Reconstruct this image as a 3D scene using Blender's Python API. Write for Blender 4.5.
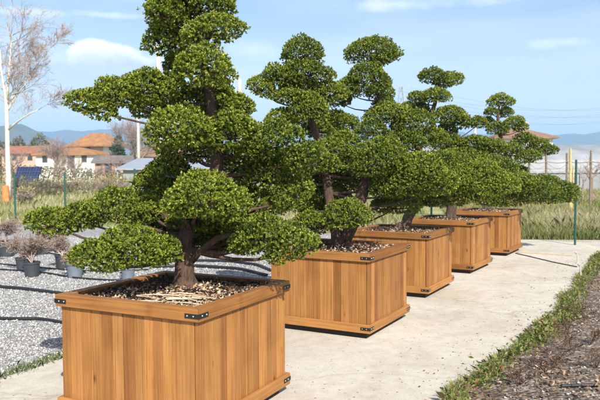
import bpy, math, random
import numpy as np
from mathutils import Vector, Matrix
R = math.radians
scene = bpy.context.scene
for _o in list(bpy.data.objects): bpy.data.objects.remove(_o)
col = scene.collection

# ------------------------------------------------------------------ camera
F_PX, PITCH, ROLL, CAM_H = 664.6, 0.04568, -0.0047, 1.6
cam_d = bpy.data.cameras.new('camera'); cam_d.sensor_width = 36.0
cam_d.lens = 36.0 * F_PX / 600.0; cam_d.clip_start = 0.05; cam_d.clip_end = 20000
cam = bpy.data.objects.new('camera', cam_d); col.objects.link(cam)
cam.location = (0, 0, CAM_H)
cam.rotation_euler = (Matrix.Rotation(math.pi/2 - PITCH, 3, 'X') @ Matrix.Rotation(ROLL, 3, 'Z')).to_euler()
scene.camera = cam
cam_d.dof.use_dof = True; cam_d.dof.focus_distance = 5.2; cam_d.dof.aperture_fstop = 5.0

def at(u, v, Y):
    """world point seen at photo pixel (u, v) (600 x 400 grid), standing at world depth Y"""
    a, b = u - 300.0, v - 200.0
    c, s = math.cos(ROLL), math.sin(ROLL)
    a, b = c*a + s*b, -s*a + c*b
    x, z = a / F_PX, -b / F_PX
    d = Vector((x, math.cos(PITCH) + z*math.sin(PITCH), -math.sin(PITCH) + z*math.cos(PITCH)))
    return Vector((0, 0, CAM_H)) + d * (Y / d.y)
def ground_at(u, v, z=0.0):
    d = at(u, v, 1.0) - Vector((0, 0, CAM_H))
    return Vector((0, 0, CAM_H)) + d * ((z - CAM_H) / d.z)

# ------------------------------------------------------------------ sun, sky, exposure
SUN_EL, SUN_AZ = R(38), R(161.5)          # azimuth clockwise from +Y
to_sun = Vector((math.sin(SUN_AZ)*math.cos(SUN_EL), math.cos(SUN_AZ)*math.cos(SUN_EL), math.sin(SUN_EL)))
sd = bpy.data.lights.new('sun', 'SUN'); sd.energy = 5.0; sd.angle = R(0.53); sd.color = (1.0, 0.94, 0.84)
sun = bpy.data.objects.new('sun', sd); col.objects.link(sun)
sun.rotation_euler = (-to_sun).to_track_quat('-Z', 'Y').to_euler(); sun.location = (5, -8, 12)

world = bpy.data.worlds.new('World'); scene.world = world; world.use_nodes = True
wn, wl = world.node_tree.nodes, world.node_tree.links
for n in list(wn): wn.remove(n)
w_out = wn.new('ShaderNodeOutputWorld'); w_bg = wn.new('ShaderNodeBackground')
sky = wn.new('ShaderNodeTexSky'); sky.sky_type = 'NISHITA'; sky.sun_disc = False
sky.sun_elevation = SUN_EL; sky.sun_rotation = SUN_AZ; sky.air_density = 1.0; sky.dust_density = 1.2; sky.ozone_density = 1.5
w_bg.inputs['Strength'].default_value = 0.105
tc = wn.new('ShaderNodeTexCoord')
def wmath(op, a=None, b=None, c=None, clamp=False):
    n = wn.new('ShaderNodeMath'); n.operation = op; n.use_clamp = clamp
    for i, v in enumerate((a, b, c)):
        if v is None: continue
        if isinstance(v, (int, float)): n.inputs[i].default_value = v
        else: wl.new(v, n.inputs[i])
    return n.outputs[0]
def wvec(op, a, b):
    n = wn.new('ShaderNodeVectorMath'); n.operation = op
    for i, v in enumerate((a, b)):
        if isinstance(v, (tuple, Vector)): n.inputs[i].default_value = tuple(v)
        else: wl.new(v, n.inputs[i])
    return n
Dir = tc.outputs['Generated']
wno = wn.new('ShaderNodeTexNoise'); wno.inputs['Scale'].default_value = 16; wno.inputs['Detail'].default_value = 9; wno.inputs['Roughness'].default_value = 0.55
wl.new(wvec('MULTIPLY', Dir, (1, 1, 1.9)).outputs[0], wno.inputs['Vector'])
noise_c = wmath('SUBTRACT', wno.outputs['Fac'], 0.5)
def cloud_lobe(u, v, ru, rv, soft=0.5, k=1.0):
    """cumulus lobe around the direction of pixel (u, v); angular radii given in photo pixels; flat-ish base"""
    d = (at(u, v, 1.0) - Vector((0, 0, CAM_H))).normalized()
    dx = wvec('DOT_PRODUCT', wvec('SUBTRACT', Dir, d).outputs[0], (d.y, -d.x, 0)).outputs['Value']
    sp = wn.new('ShaderNodeSeparateXYZ'); wl.new(Dir, sp.inputs[0])
    dz = wmath('SUBTRACT', sp.outputs['Z'], d.z)
    a = wmath('DIVIDE', dx, ru/F_PX); b = wmath('DIVIDE', dz, rv/F_PX)
    r2 = wmath('ADD', wmath('MULTIPLY', a, a), wmath('MULTIPLY', b, b))
    front = wmath('GREATER_THAN', sp.outputs['Y'], 0.0)
    m = wmath('SUBTRACT', 1.0, r2)
    m = wmath('ADD', m, wmath('MULTIPLY', noise_c, 4.0*k))
    m = wmath('DIVIDE', m, soft, clamp=True)
    return wmath('MULTIPLY', m, front), b
def wmax(*a):
    r = a[0]
    for x in a[1:]: r = wmath('MAXIMUM', r, x)
    return r
l1 = wmax(*[cloud_lobe(u_, v_, a_, b_, .45, .55)[0] for (u_, v_, a_, b_) in ((99, 51, 24, 12), (119, 58, 25, 12), (84, 58, 18, 10), (136, 64, 18, 9), (104, 62, 34, 11))])
l2 = wmax(*[cloud_lobe(u_, v_, a_, b_, .8, .6)[0] for (u_, v_, a_, b_) in ((60, 66, 20, 12), (46, 74, 22, 9), (74, 74, 26, 9))])
l3, b3 = cloud_lobe(112, 72, 72, 20, 0.9, .8)
l4, b4 = cloud_lobe(45, 104, 30, 6, 1.1, 1)
l5, b5 = cloud_lobe(248, 52, 28, 12, 1.8, 1)
l6, b6 = cloud_lobe(440, 2, 90, 7, 1.6, 1)
l7, b7 = cloud_lobe(565, 42, 55, 5, 1.8, 1.2)
l8, b8 = cloud_lobe(110, 15, 34, 3, 1.8, 1.0)
l9, b9 = cloud_lobe(30, 12, 34, 4, 1.6, 1.0)
cum = wmax(l1, wmath('MULTIPLY', l2, .92), wmath('MULTIPLY', l3, .7), wmath('MULTIPLY', l4, .6), wmath('MULTIPLY', l5, .4),
           wmath('MULTIPLY', l6, .55), wmath('MULTIPLY', l7, .4), wmath('MULTIPLY', l8, .5), wmath('MULTIPLY', l9, .5))
# thin veil of high cloud, streaked sideways
wn2 = wn.new('ShaderNodeTexNoise'); wn2.inputs['Scale'].default_value = 3.2; wn2.inputs['Detail'].default_value = 7
wl.new(wvec('MULTIPLY', Dir, (1, 1, 7)).outputs[0], wn2.inputs['Vector'])
spz = wn.new('ShaderNodeSeparateXYZ'); wl.new(Dir, spz.inputs[0])
veil = wmath('MULTIPLY', wmath('SUBTRACT', wn2.outputs['Fac'], 0.42, clamp=True), 1.1, clamp=True)
low = wmath('SUBTRACT', 1.0, wmath('DIVIDE', wmath('ABSOLUTE', spz.outputs['Z']), 0.24), clamp=True)
veil = wmath('ADD', veil, wmath('MULTIPLY', low, 0.85), clamp=True)
mixv = wn.new('ShaderNodeMix'); mixv.data_type = 'RGBA'
wl.new(veil, mixv.inputs[0]); wl.new(sky.outputs[0], mixv.inputs[6]); mixv.inputs[7].default_value = (6.4, 6.9, 7.8, 1)
# cloud body: lit tops, grey-blue bases
_, bg_ = cloud_lobe(95, 60, 40, 20)
lit = wmath('ADD', wmath('ADD', 0.45, wmath('MULTIPLY', noise_c, 2.2)), wmath('MULTIPLY', bg_, 0.9), clamp=True)
ccol = wn.new('ShaderNodeMix'); ccol.data_type = 'RGBA'
wl.new(lit, ccol.inputs[0]); ccol.inputs[6].default_value = (4.8, 5.5, 7.0, 1); ccol.inputs[7].default_value = (9.4, 9.4, 9.4, 1)
mixc = wn.new('ShaderNodeMix'); mixc.data_type = 'RGBA'
wl.new(wmath('MULTIPLY', cum, 0.95), mixc.inputs[0]); wl.new(mixv.outputs[2], mixc.inputs[6]); wl.new(ccol.outputs[2], mixc.inputs[7])
wl.new(mixc.outputs[2], w_bg.inputs['Color']); wl.new(w_bg.outputs[0], w_out.inputs['Surface'])

scene.render.engine = 'CYCLES'
scene.view_settings.view_transform = 'Standard'; scene.view_settings.look = 'None'
scene.view_settings.gamma = 1.0; scene.view_settings.exposure = 0.66; scene.view_settings.use_curve_mapping = False
scene.cycles.max_bounces = 6; scene.cycles.transparent_max_bounces = 6; scene.cycles.volume_bounces = 1

# ------------------------------------------------------------------ helpers
def tag(o, label=None, cat=None, group=None, kind=None):
    if label: o['label'] = label
    if cat: o['category'] = cat
    if group: o['group'] = group
    if kind: o['kind'] = kind
    return o
def empty(name, loc, rz=0.0):
    o = bpy.data.objects.new(name, None); col.objects.link(o); o.location = loc; o.rotation_euler = (0, 0, rz)
    o.empty_display_size = 0.2
    return o
def link(name, me, mat, parent=None, smooth=False):
    o = bpy.data.objects.new(name, me); col.objects.link(o)
    if mat: me.materials.append(mat)
    if smooth: me.polygons.foreach_set('use_smooth', [True]*len(me.polygons))
    if parent is not None: o.parent = parent
    return o
class MB:
    """collects boards, boxes, tubes and sheets into one mesh with tint + grain coordinates"""
    def __init__(s): s.v = []; s.f = []; s.t = []; s.g = []
    def add(s, vs, fs, tint=0.5, gc=None):
        b = len(s.v); s.v += [tuple(v) for v in vs]; s.f += [tuple(b+i for i in f) for f in fs]
        s.t += [tint]*len(vs); s.g += (gc if gc else [tuple(v) for v in vs])
    def board(s, o, al, aw, at_, L, W, T, ch=0.002, m0=0.0, m1=0.0, tint=None, rnd=random):
        """board: origin o, length axis al, width axis aw, thickness axis at_; m0/m1 mitre the ends along the width"""
        o, al, aw, at_ = Vector(o), Vector(al), Vector(aw), Vector(at_)
        sec = [(ch, 0), (W-ch, 0), (W, ch), (W, T-ch), (W-ch, T), (ch, T), (0, T-ch), (0, ch)]
        vs = []; gc = []; off = rnd.uniform(0, 50), rnd.uniform(0, 50)
        for k in (0, 1):
            for (w, t) in sec:
                l = (m0*w if k == 0 else L - m1*w)
                vs.append(o + al*l + aw*w + at_*t); gc.append((l + off[0], w + off[1], t))
        n = 8; fs = [(i, (i+1) % n, n+(i+1) % n, n+i) for i in range(n)] + [tuple(range(n-1, -1, -1)), tuple(range(n, 2*n))]
        s.add(vs, fs, rnd.random()*getattr(s, 'tmax', 1.0) if tint is None else tint, gc)
    def box(s, lo, hi, tint=0.5):
        x0, y0, z0 = lo; x1, y1, z1 = hi
        vs = [(x0,y0,z0),(x1,y0,z0),(x1,y1,z0),(x0,y1,z0),(x0,y0,z1),(x1,y0,z1),(x1,y1,z1),(x0,y1,z1)]
        s.add(vs, [(0,3,2,1),(4,5,6,7),(0,1,5,4),(1,2,6,5),(2,3,7,6),(3,0,4,7)], tint)
    def tube(s, pts, rad, n=8, tint=0.5, rough=0.0, rnd=random, cap=True):
        pts = [Vector(p) for p in pts]; rad = rad if isinstance(rad, (list, tuple)) else [rad]*len(pts)
        vs = []; up = Vector((0.13, 0.21, 0.97)); prev = None; gc = []; L = 0
        for i, p in enumerate(pts):
            d = (pts[min(i+1, len(pts)-1)] - pts[max(i-1, 0)]).normalized()
            if prev is None: a = d.orthogonal().normalized()
            else: a = (prev - d*prev.dot(d)).normalized()
            prev = a; b = d.cross(a)
            if i: L += (p - pts[i-1]).length
            for k in range(n):
                th = 2*math.pi*k/n; r = rad[i]*(1 + rough*rnd.uniform(-1, 1))
                vs.append(p + (a*math.cos(th) + b*math.sin(th))*r); gc.append((L, th/6.28*rad[i]*6, 0))
        fs = []
        for i in range(len(pts)-1):
            for k in range(n): fs.append((i*n+k, i*n+(k+1) % n, (i+1)*n+(k+1) % n, (i+1)*n+k))
        if cap: fs += [tuple(range(n-1, -1, -1)), tuple((len(pts)-1)*n+k for k in range(n))]
        s.add(vs, fs, tint, gc)
    def build(s, name, mat, parent=None, smooth=False, world=False):
        me = bpy.data.meshes.new(name); v = s.v
        if parent is not None and world:
            bpy.context.view_layer.update()
            inv = Matrix.LocRotScale(parent.location, parent.rotation_euler, None).inverted()
            v = [tuple(inv @ Vector(p)) for p in v]
        me.from_pydata(v, [], s.f); me.update()
        a = me.attributes.new('tint', 'FLOAT', 'POINT'); a.data.foreach_set('value', s.t)
        a = me.attributes.new('gc', 'FLOAT_VECTOR', 'POINT'); a.data.foreach_set('vector', [c for g in s.g for c in g])
        return link(name, me, mat, parent, smooth)

def np_mesh(name, V, nper, mat, tint, parent=None, origin=None, faces=None):
    """many separate n-gons (nper verts each) from an (N*nper, 3) array; or explicit triangle/quad face array"""
    V = np.asarray(V, dtype=np.float64)
    if origin is not None: V = V - np.array(origin)
    me = bpy.data.meshes.new(name); nv = len(V)
    me.vertices.add(nv); me.vertices.foreach_set('co', V.astype(np.float32).ravel())
    if faces is None: loops = np.arange(nv, dtype=np.int32); nf = nv//nper
    else: loops = np.asarray(faces, dtype=np.int32).ravel(); nper = faces.shape[1]; nf = len(faces)
    me.loops.add(len(loops)); me.loops.foreach_set('vertex_index', loops)
    me.polygons.add(nf); me.polygons.foreach_set('loop_start', np.arange(nf, dtype=np.int32)*nper)
    me.update(calc_edges=True)
    a = me.attributes.new('tint', 'FLOAT', 'POINT'); a.data.foreach_set('value', np.asarray(tint, dtype=np.float32))
    return link(name, me, mat, parent)
def unit(a): return a / (np.linalg.norm(a, axis=1, keepdims=True) + 1e-9)
def leaf_quads(P, D, L, W, rng, fold=0.25, face=None):
    """leaf quads: base points P, directions D, lengths L, widths W"""
    n = len(P); S = unit(np.cross(D, rng.normal(size=(n, 3)) if face is None else face)); N = np.cross(S, D)
    L = L[:, None]; W = W[:, None]
    mid = P + D*L*0.5
    return np.stack([P, mid + S*W*.5 + N*W*fold, P + D*L, mid - S*W*.5 + N*W*fold], axis=1).reshape(-1, 3)

# ------------------------------------------------------------------ materials
def mat_new(name):
    m = bpy.data.materials.new(name); m.use_nodes = True
    return m, m.node_tree.nodes, m.node_tree.links, m.node_tree.nodes['Principled BSDF']
def nd(ns, t, **kw):
    n = ns.new(t)
    for k, v in kw.items():
        if k in n.inputs.keys(): n.inputs[k].default_value = v
        else: setattr(n, k, v)
    return n
def ramp(ns, ls, src, stops, interp='LINEAR'):
    r = ns.new('ShaderNodeValToRGB'); r.color_ramp.interpolation = interp; e = r.color_ramp.elements
    while len(e) < len(stops): e.new(0.5)
    for i, (p, c) in enumerate(stops): e[i].position = p; e[i].color = (*c, 1) if len(c) == 3 else c
    ls.new(src, r.inputs[0]); return r.outputs[0]
def mixc_(ns, ls, fac, a, b, bt='MIX'):
    m = ns.new('ShaderNodeMix'); m.data_type = 'RGBA'; m.blend_type = bt
    for i, v in ((0, fac), (6, a), (7, b)):
        if isinstance(v, (int, float)): m.inputs[i].default_value = v
        elif isinstance(v, tuple): m.inputs[i].default_value = (*v, 1) if len(v) == 3 else v
        else: ls.new(v, m.inputs[i])
    return m.outputs[2]
def bump(ns, ls, bs, h, strength, dist):
    b = ns.new('ShaderNodeBump'); b.inputs['Strength'].default_value = strength; b.inputs['Distance'].default_value = dist
    ls.new(h, b.inputs['Height']); ls.new(b.outputs[0], bs.inputs['Normal'])
def simple(name, c, rough=0.7, var=0.12, scale=6.0, bmp=0.0, metal=0.0, c2=None):
    m, ns, ls, bs = mat_new(name)
    t = nd(ns, 'ShaderNodeTexCoord'); n = nd(ns, 'ShaderNodeTexNoise', Scale=scale, Detail=6.0, Roughness=0.6); ls.new(t.outputs['Object'], n.inputs['Vector'])
    c2 = c2 or tuple(max(0, x*(1-3*var)) for x in c)
    ls.new(ramp(ns, ls, n.outputs['Fac'], [(0.3, c2), (0.65, c)]), bs.inputs['Base Color'])
    bs.inputs['Roughness'].default_value = rough; bs.inputs['Metallic'].default_value = metal
    if bmp: bump(ns, ls, bs, n.outputs['Fac'], 0.6, bmp)
    return m
def tinted(name, stops, rough=0.5, transl=0.0, spec=0.5):
    """colour picked by the mesh's own tint attribute (leaf age, stone kind, ...)"""
    m, ns, ls, bs = mat_new(name)
    a = nd(ns, 'ShaderNodeAttribute', attribute_name='tint')
    c = ramp(ns, ls, a.outputs['Fac'], stops); ls.new(c, bs.inputs['Base Color'])
    bs.inputs['Roughness'].default_value = rough; bs.inputs['Specular IOR Level'].default_value = spec
    if transl:
        tr = nd(ns, 'ShaderNodeBsdfTranslucent'); mx = nd(ns, 'ShaderNodeMixShader'); mx.inputs[0].default_value = transl
        ls.new(mixc_(ns, ls, 1.0, c, (1.5, 1.6, 0.6), 'MULTIPLY'), tr.inputs[0])
        ls.new(bs.outputs[0], mx.inputs[1]); ls.new(tr.outputs[0], mx.inputs[2])
        ls.new(mx.outputs[0], ns['Material Output'].inputs['Surface'])
    return m
def wood_mat(name, dark=(0.17, 0.068, 0.017), mid=(0.300, 0.136, 0.037), light=(0.375, 0.180, 0.054)):
    m, ns, ls, bs = mat_new(name)
    g = nd(ns, 'ShaderNodeAttribute', attribute_name='gc'); ti = nd(ns, 'ShaderNodeAttribute', attribute_name='tint')
    mp = nd(ns, 'ShaderNodeMapping'); mp.inputs['Scale'].default_value = (1.6, 75, 75); ls.new(g.outputs['Vector'], mp.inputs[0])
    n1 = nd(ns, 'ShaderNodeTexNoise', Scale=1.0, Detail=7.0, Roughness=0.65, Distortion=0.6); ls.new(mp.outputs[0], n1.inputs['Vector'])
    mp2 = nd(ns, 'ShaderNodeMapping'); mp2.inputs['Scale'].default_value = (3.0, 9, 9); ls.new(g.outputs['Vector'], mp2.inputs[0])
    n2 = nd(ns, 'ShaderNodeTexNoise', Scale=1.0, Detail=3.0); ls.new(mp2.outputs[0], n2.inputs['Vector'])
    c = ramp(ns, ls, n1.outputs['Fac'], [(0.25, dark), (0.47, mid), (0.72, light)])
    c = mixc_(ns, ls, 1.0, c, ramp(ns, ls, n2.outputs['Fac'], [(0.3, (0.84, 0.81, 0.77)), (0.62, (1.05, 1.05, 1.06))]), 'MULTIPLY')
    c = mixc_(ns, ls, 1.0, c, ramp(ns, ls, ti.outputs['Fac'], [(0.0, (0.68, 0.60, 0.52)), (0.25, (0.86, 0.83, 0.80)), (0.5, (0.98, 0.94, 0.90)), (0.75, (1.0, 1.04, 1.10)), (1.0, (1.2, 1.2, 1.22))]), 'MULTIPLY')
    # knots
    mp3 = nd(ns, 'ShaderNodeMapping'); mp3.inputs['Scale'].default_value = (2.6, 7.5, 0.0); ls.new(g.outputs['Vector'], mp3.inputs[0])
    vo = nd(ns, 'ShaderNodeTexVoronoi', Scale=1.0); ls.new(mp3.outputs[0], vo.inputs['Vector'])
    n4 = nd(ns, 'ShaderNodeMath', operation='MULTIPLY_ADD'); ls.new(n1.outputs['Fac'], n4.inputs[0]); n4.inputs[1].default_value = 0.16; ls.new(vo.outputs['Distance'], n4.inputs[2])
    kn = ramp(ns, ls, n4.outputs[0], [(0.115, (0.34, 0.24, 0.17)), (0.155, (0.8, 0.74, 0.68)), (0.20, (1, 1, 1))])
    c = mixc_(ns, ls, 1.0, c, kn, 'MULTIPLY')
    # weathering stains
    t = nd(ns, 'ShaderNodeTexCoord'); n3 = nd(ns, 'ShaderNodeTexNoise', Scale=4.0, Detail=5.0); ls.new(t.outputs['Object'], n3.inputs['Vector'])
    c = mixc_(ns, ls, 1.0, c, ramp(ns, ls, n3.outputs['Fac'], [(0.30, (0.88, 0.85, 0.82)), (0.5, (1, 1, 1))]), 'MULTIPLY')
    ls.new(c, bs.inputs['Base Color']); bs.inputs['Roughness'].default_value = 0.62; bs.inputs['Specular IOR Level'].default_value = 0.3
    bump(ns, ls, bs, n1.outputs['Fac'], 0.5, 0.003)
    return m
def bark_mat(name, a=(0.055, 0.03, 0.02), b=(0.21, 0.12, 0.075)):
    m, ns, ls, bs = mat_new(name)
    t = nd(ns, 'ShaderNodeTexCoord'); mp = nd(ns, 'ShaderNodeMapping'); mp.inputs['Scale'].default_value = (34, 34, 9); ls.new(t.outputs['Object'], mp.inputs[0])
    n = nd(ns, 'ShaderNodeTexNoise', Scale=1.0, Detail=8.0, Roughness=0.7, Distortion=1.0); ls.new(mp.outputs[0], n.inputs['Vector'])
    ls.new(ramp(ns, ls, n.outputs['Fac'], [(0.35, a), (0.66, b)]), bs.inputs['Base Color']); bs.inputs['Roughness'].default_value = 0.9
    bump(ns, ls, bs, n.outputs['Fac'], 0.9, 0.012)
    return m
def ground_mat(name, stops, scale, bmp, extra=None, rough=0.95, vor=None):
    m, ns, ls, bs = mat_new(name)
    t = nd(ns, 'ShaderNodeTexCoord'); n = nd(ns, 'ShaderNodeTexNoise', Scale=scale, Detail=9.0, Roughness=0.68); ls.new(t.outputs['Object'], n.inputs['Vector'])
    c = ramp(ns, ls, n.outputs['Fac'], stops)
    if extra:
        for sc, st in extra:
            k = nd(ns, 'ShaderNodeTexNoise', Scale=sc, Detail=5.0, Roughness=0.6); ls.new(t.outputs['Object'], k.inputs['Vector'])
            c = mixc_(ns, ls, 1.0, c, ramp(ns, ls, k.outputs['Fac'], st), 'MULTIPLY')
    h = n.outputs['Fac']
    if vor:
        v = nd(ns, 'ShaderNodeTexVoronoi', Scale=vor); ls.new(t.outputs['Object'], v.inputs['Vector'])
        sc = nd(ns, 'ShaderNodeSeparateColor'); ls.new(v.outputs['Color'], sc.inputs[0])
        c = mixc_(ns, ls, 1.0, c, ramp(ns, ls, sc.outputs[0], [(0.0, (0.45, 0.45, 0.46)), (0.4, (0.85, 0.85, 0.86)), (1.0, (1.25, 1.24, 1.2))]), 'MULTIPLY')
        mm = nd(ns, 'ShaderNodeMath', operation='SUBTRACT'); mm.inputs[0].default_value = 1.0; ls.new(v.outputs['Distance'], mm.inputs[1]); h = mm.outputs[0]
    ls.new(c, bs.inputs['Base Color']); bs.inputs['Roughness'].default_value = rough; bs.inputs['Specular IOR Level'].default_value = 0.2
    if bmp: bump(ns, ls, bs, h, 0.8, bmp)
    return m
M = {}
M['wood'] = wood_mat('stained_pine')
M['skid'] = simple('dark_timber', (0.03, 0.024, 0.018), 0.9)
M['black_metal'] = simple('black_steel', (0.018, 0.018, 0.02), 0.45, metal=0.3)
M['screw'] = simple('zinc_screw', (0.62, 0.6, 0.55), 0.35, metal=0.7)
M['light_blocker'] = simple('light_blocker', (0.02, 0.018, 0.016), 0.9)
M['soil'] = ground_mat('soil', [(0.35, (0.012, 0.008, 0.006)), (0.7, (0.05, 0.032, 0.022))], 30, 0.01)
M['chip'] = tinted('bark_chips', [(0.0, (0.012, 0.007, 0.005)), (0.35, (0.05, 0.027, 0.017)), (0.6, (0.17, 0.095, 0.055)), (0.78, (0.36, 0.24, 0.145)), (1.0, (0.58, 0.46, 0.33))], 0.85)
M['bark'] = bark_mat('yew_bark', (0.026, 0.016, 0.012), (0.135, 0.080, 0.052))
LEAF = [(0.0, (0.016, 0.034, 0.007)), (0.25, (0.058, 0.092, 0.012)), (0.5, (0.160, 0.210, 0.022)), (0.75, (0.31, 0.335, 0.042)), (1.0, (0.48, 0.44, 0.10))]
M['leaf'] = tinted('holly_leaf', LEAF, 0.45, 0.18, 0.35)
M['concrete'] = None
def concrete():
    m, ns, ls, bs = mat_new('concrete')
    t = nd(ns, 'ShaderNodeTexCoord'); O = t.outputs['Object']
    def N(s, d=6.0, r=0.6, dist=0.0):
        k = nd(ns, 'ShaderNodeTexNoise', Scale=s, Detail=d, Roughness=r, Distortion=dist); ls.new(O, k.inputs['Vector']); return k.outputs['Fac']
    c = ramp(ns, ls, N(0.9, 6, 0.62, 0.4), [(0.28, (0.42, 0.375, 0.315)), (0.5, (0.505, 0.465, 0.40)), (0.72, (0.55, 0.515, 0.45))])
    c = mixc_(ns, ls, 1.0, c, ramp(ns, ls, N(7, 8, 0.7), [(0.3, (0.84, 0.82, 0.79)), (0.6, (1.03, 1.03, 1.03))]), 'MULTIPLY')
    c = mixc_(ns, ls, 1.0, c, ramp(ns, ls, N(70, 4, 0.7), [(0.30, (0.68, 0.66, 0.63)), (0.45, (1, 1, 1)), (0.75, (1.07, 1.07, 1.07))]), 'MULTIPLY')
    # dirt specks
    v = nd(ns, 'ShaderNodeTexVoronoi', Scale=11.0, Randomness=1.0); ls.new(O, v.inputs['Vector'])
    c = mixc_(ns, ls, 1.0, c, ramp(ns, ls, v.outputs['Distance'], [(0.06, (0.45, 0.40, 0.34)), (0.13, (1, 1, 1))]), 'MULTIPLY')
    # hairline cracks
    ng = nd(ns, 'ShaderNodeTexNoise', Scale=1.5, Detail=5.0); ls.new(O, ng.inputs['Vector'])
    vm = nd(ns, 'ShaderNodeVectorMath', operation='MULTIPLY_ADD'); ls.new(ng.outputs['Color'], vm.inputs[0]); vm.inputs[1].default_value = (1.3, 1.3, 0); ls.new(O, vm.inputs[2])
    cr = nd(ns, 'ShaderNodeTexVoronoi', Scale=0.30, feature='DISTANCE_TO_EDGE'); ls.new(vm.outputs[0], cr.inputs['Vector'])
    c = mixc_(ns, ls, 1.0, c, ramp(ns, ls, cr.outputs['Distance'], [(0.0, (0.82, 0.78, 0.73)), (0.0012, (0.95, 0.94, 0.92)), (0.012, (1, 1, 1))]), 'MULTIPLY')
    ls.new(c, bs.inputs['Base Color']); bs.inputs['Roughness'].default_value = 0.93; bs.inputs['Specular IOR Level'].default_value = 0.2
    bump(ns, ls, bs, N(60, 6, 0.75), 0.5, 0.006)
    return m
M['concrete'] = concrete()
M['gravel'] = ground_mat('gravel', [(0.3, (0.27, 0.265, 0.26)), (0.7, (0.46, 0.455, 0.45))], 9, 0.015, vor=55,
                         extra=[(0.7, [(0.35, (0.80, 0.79, 0.77)), (0.6, (1, 1, 1))])])
M['stone'] = tinted('crushed_stone', [(0.0, (0.13, 0.125, 0.12)), (0.3, (0.29, 0.285, 0.28)), (0.7, (0.43, 0.425, 0.41)), (1.0, (0.56, 0.55, 0.53))], 0.85)
M['meadow'] = ground_mat('meadow', [(0.3, (0.14, 0.15, 0.05)), (0.5, (0.27, 0.26, 0.11)), (0.72, (0.42, 0.37, 0.22))], 0.7, 0.03,
                         extra=[(0.05, [(0.35, (0.75, 0.85, 0.7)), (0.6, (1.1, 1.05, 1.0))])])
M['dirt'] = ground_mat('dirt_litter', [(0.32, (0.08, 0.055, 0.04)), (0.5, (0.19, 0.15, 0.115)), (0.7, (0.34, 0.30, 0.25))], 7, 0.03, vor=30)
M['grass'] = tinted('grass_blade', [(0.0, (0.045, 0.085, 0.015)), (0.35, (0.12, 0.165, 0.035)), (0.6, (0.25, 0.24, 0.085)), (0.8, (0.38, 0.33, 0.19)), (1.0, (0.52, 0.46, 0.33))], 0.75, 0.25)
M['weed'] = tinted('weed_leaf', [(0.0, (0.04, 0.07, 0.015)), (0.4, (0.125, 0.165, 0.032)), (0.7, (0.24, 0.25, 0.07)), (0.85, (0.22, 0.14, 0.08)), (1.0, (0.22, 0.075, 0.05))], 0.6, 0.25)
M['litter'] = tinted('dead_leaves', [(0.0, (0.05, 0.032, 0.022)), (0.5, (0.17, 0.10, 0.06)), (1.0, (0.40, 0.28, 0.18))], 0.85)
M['twig'] = tinted('twigs', [(0.0, (0.13, 0.095, 0.08)), (0.5, (0.28, 0.205, 0.17)), (1.0, (0.48, 0.40, 0.34))], 0.85)
M['birch'] = simple('birch_bark', (0.66, 0.63, 0.57), 0.8, 0.14, 9)
M['pot'] = simple('nursery_pot_plastic', (0.045, 0.052, 0.062), 0.5, 0.1)
M['pot_blue'] = simple('faded_pot_plastic', (0.15, 0.18, 0.22), 0.55, 0.1)
M['hose'] = simple('black_hose', (0.016, 0.018, 0.021), 0.5)
M['green_post'] = simple('green_coated_steel', (0.018, 0.085, 0.065), 0.5)
M['wire'] = simple('galvanised_wire', (0.22, 0.26, 0.22), 0.5, metal=0.2)
M['old_wood'] = bark_mat('grey_post_wood', (0.12, 0.085, 0.06), (0.30, 0.23, 0.17))
M['yellow_wood'] = simple('pale_stake_wood', (0.55, 0.45, 0.20), 0.8)
M['plaster'] = simple('white_plaster', (0.74, 0.72, 0.68), 0.9, 0.05, 0.6)
M['pink'] = simple('pink_plaster', (0.56, 0.38, 0.29), 0.9, 0.08, 0.7)
M['brick'] = simple('brick_wall', (0.46, 0.29, 0.21), 0.9, 0.12, 2)
M['roof'] = None
def roof_mat(name, a, b):
    m, ns, ls, bs = mat_new(name)
    t = nd(ns, 'ShaderNodeTexCoord'); n = nd(ns, 'ShaderNodeTexNoise', Scale=1.2, Detail=7.0, Roughness=0.7); ls.new(t.outputs['Object'], n.inputs['Vector'])
    g = nd(ns, 'ShaderNodeAttribute', attribute_name='gc')
    w = nd(ns, 'ShaderNodeTexWave', Scale=1.6); w.bands_direction = 'X'; ls.new(g.outputs['Vector'], w.inputs['Vector'])
    c = ramp(ns, ls, n.outputs['Fac'], [(0.3, a), (0.65, b)])
    c = mixc_(ns, ls, 0.35, c, w.outputs['Color'], 'MULTIPLY')
    ls.new(c, bs.inputs['Base Color']); bs.inputs['Roughness'].default_value = 0.9
    bump(ns, ls, bs, w.outputs['Fac'], 0.7, 0.08)
    return m
M['roof_orange'] = roof_mat('ochre_tiles', (0.36, 0.15, 0.06), (0.58, 0.29, 0.11))
M['roof_red'] = roof_mat('red_tiles', (0.33, 0.13, 0.08), (0.52, 0.23, 0.13))
M['roof_brown'] = roof_mat('worn_tiles', (0.26, 0.14, 0.09), (0.46, 0.27, 0.17))
M['roof_grey'] = roof_mat('grey_tiles', (0.17, 0.14, 0.13), (0.30, 0.26, 0.24))
M['glass'] = simple('window_dark', (0.05, 0.06, 0.07), 0.2)
M['shutter'] = simple('brown_shutter', (0.16, 0.10, 0.06), 0.7)
M['film'] = simple('greenhouse_film', (0.27, 0.29, 0.31), 0.5, 0.10, 0.8)
M['sheet'] = simple('pale_sheet_metal', (0.33, 0.36, 0.40), 0.4, 0.05, 1.5, metal=0.1)
M['galv'] = simple('galvanised_steel', (0.36, 0.38, 0.40), 0.5, metal=0.4)
M['solar'] = simple('solar_cells', (0.018, 0.028, 0.085), 0.25, 0.08, 3)
M['pole'] = simple('concrete_pole', (0.50, 0.46, 0.40), 0.9)
M['orange'] = simple('orange_plastic', (0.72, 0.23, 0.07), 0.6)
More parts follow.
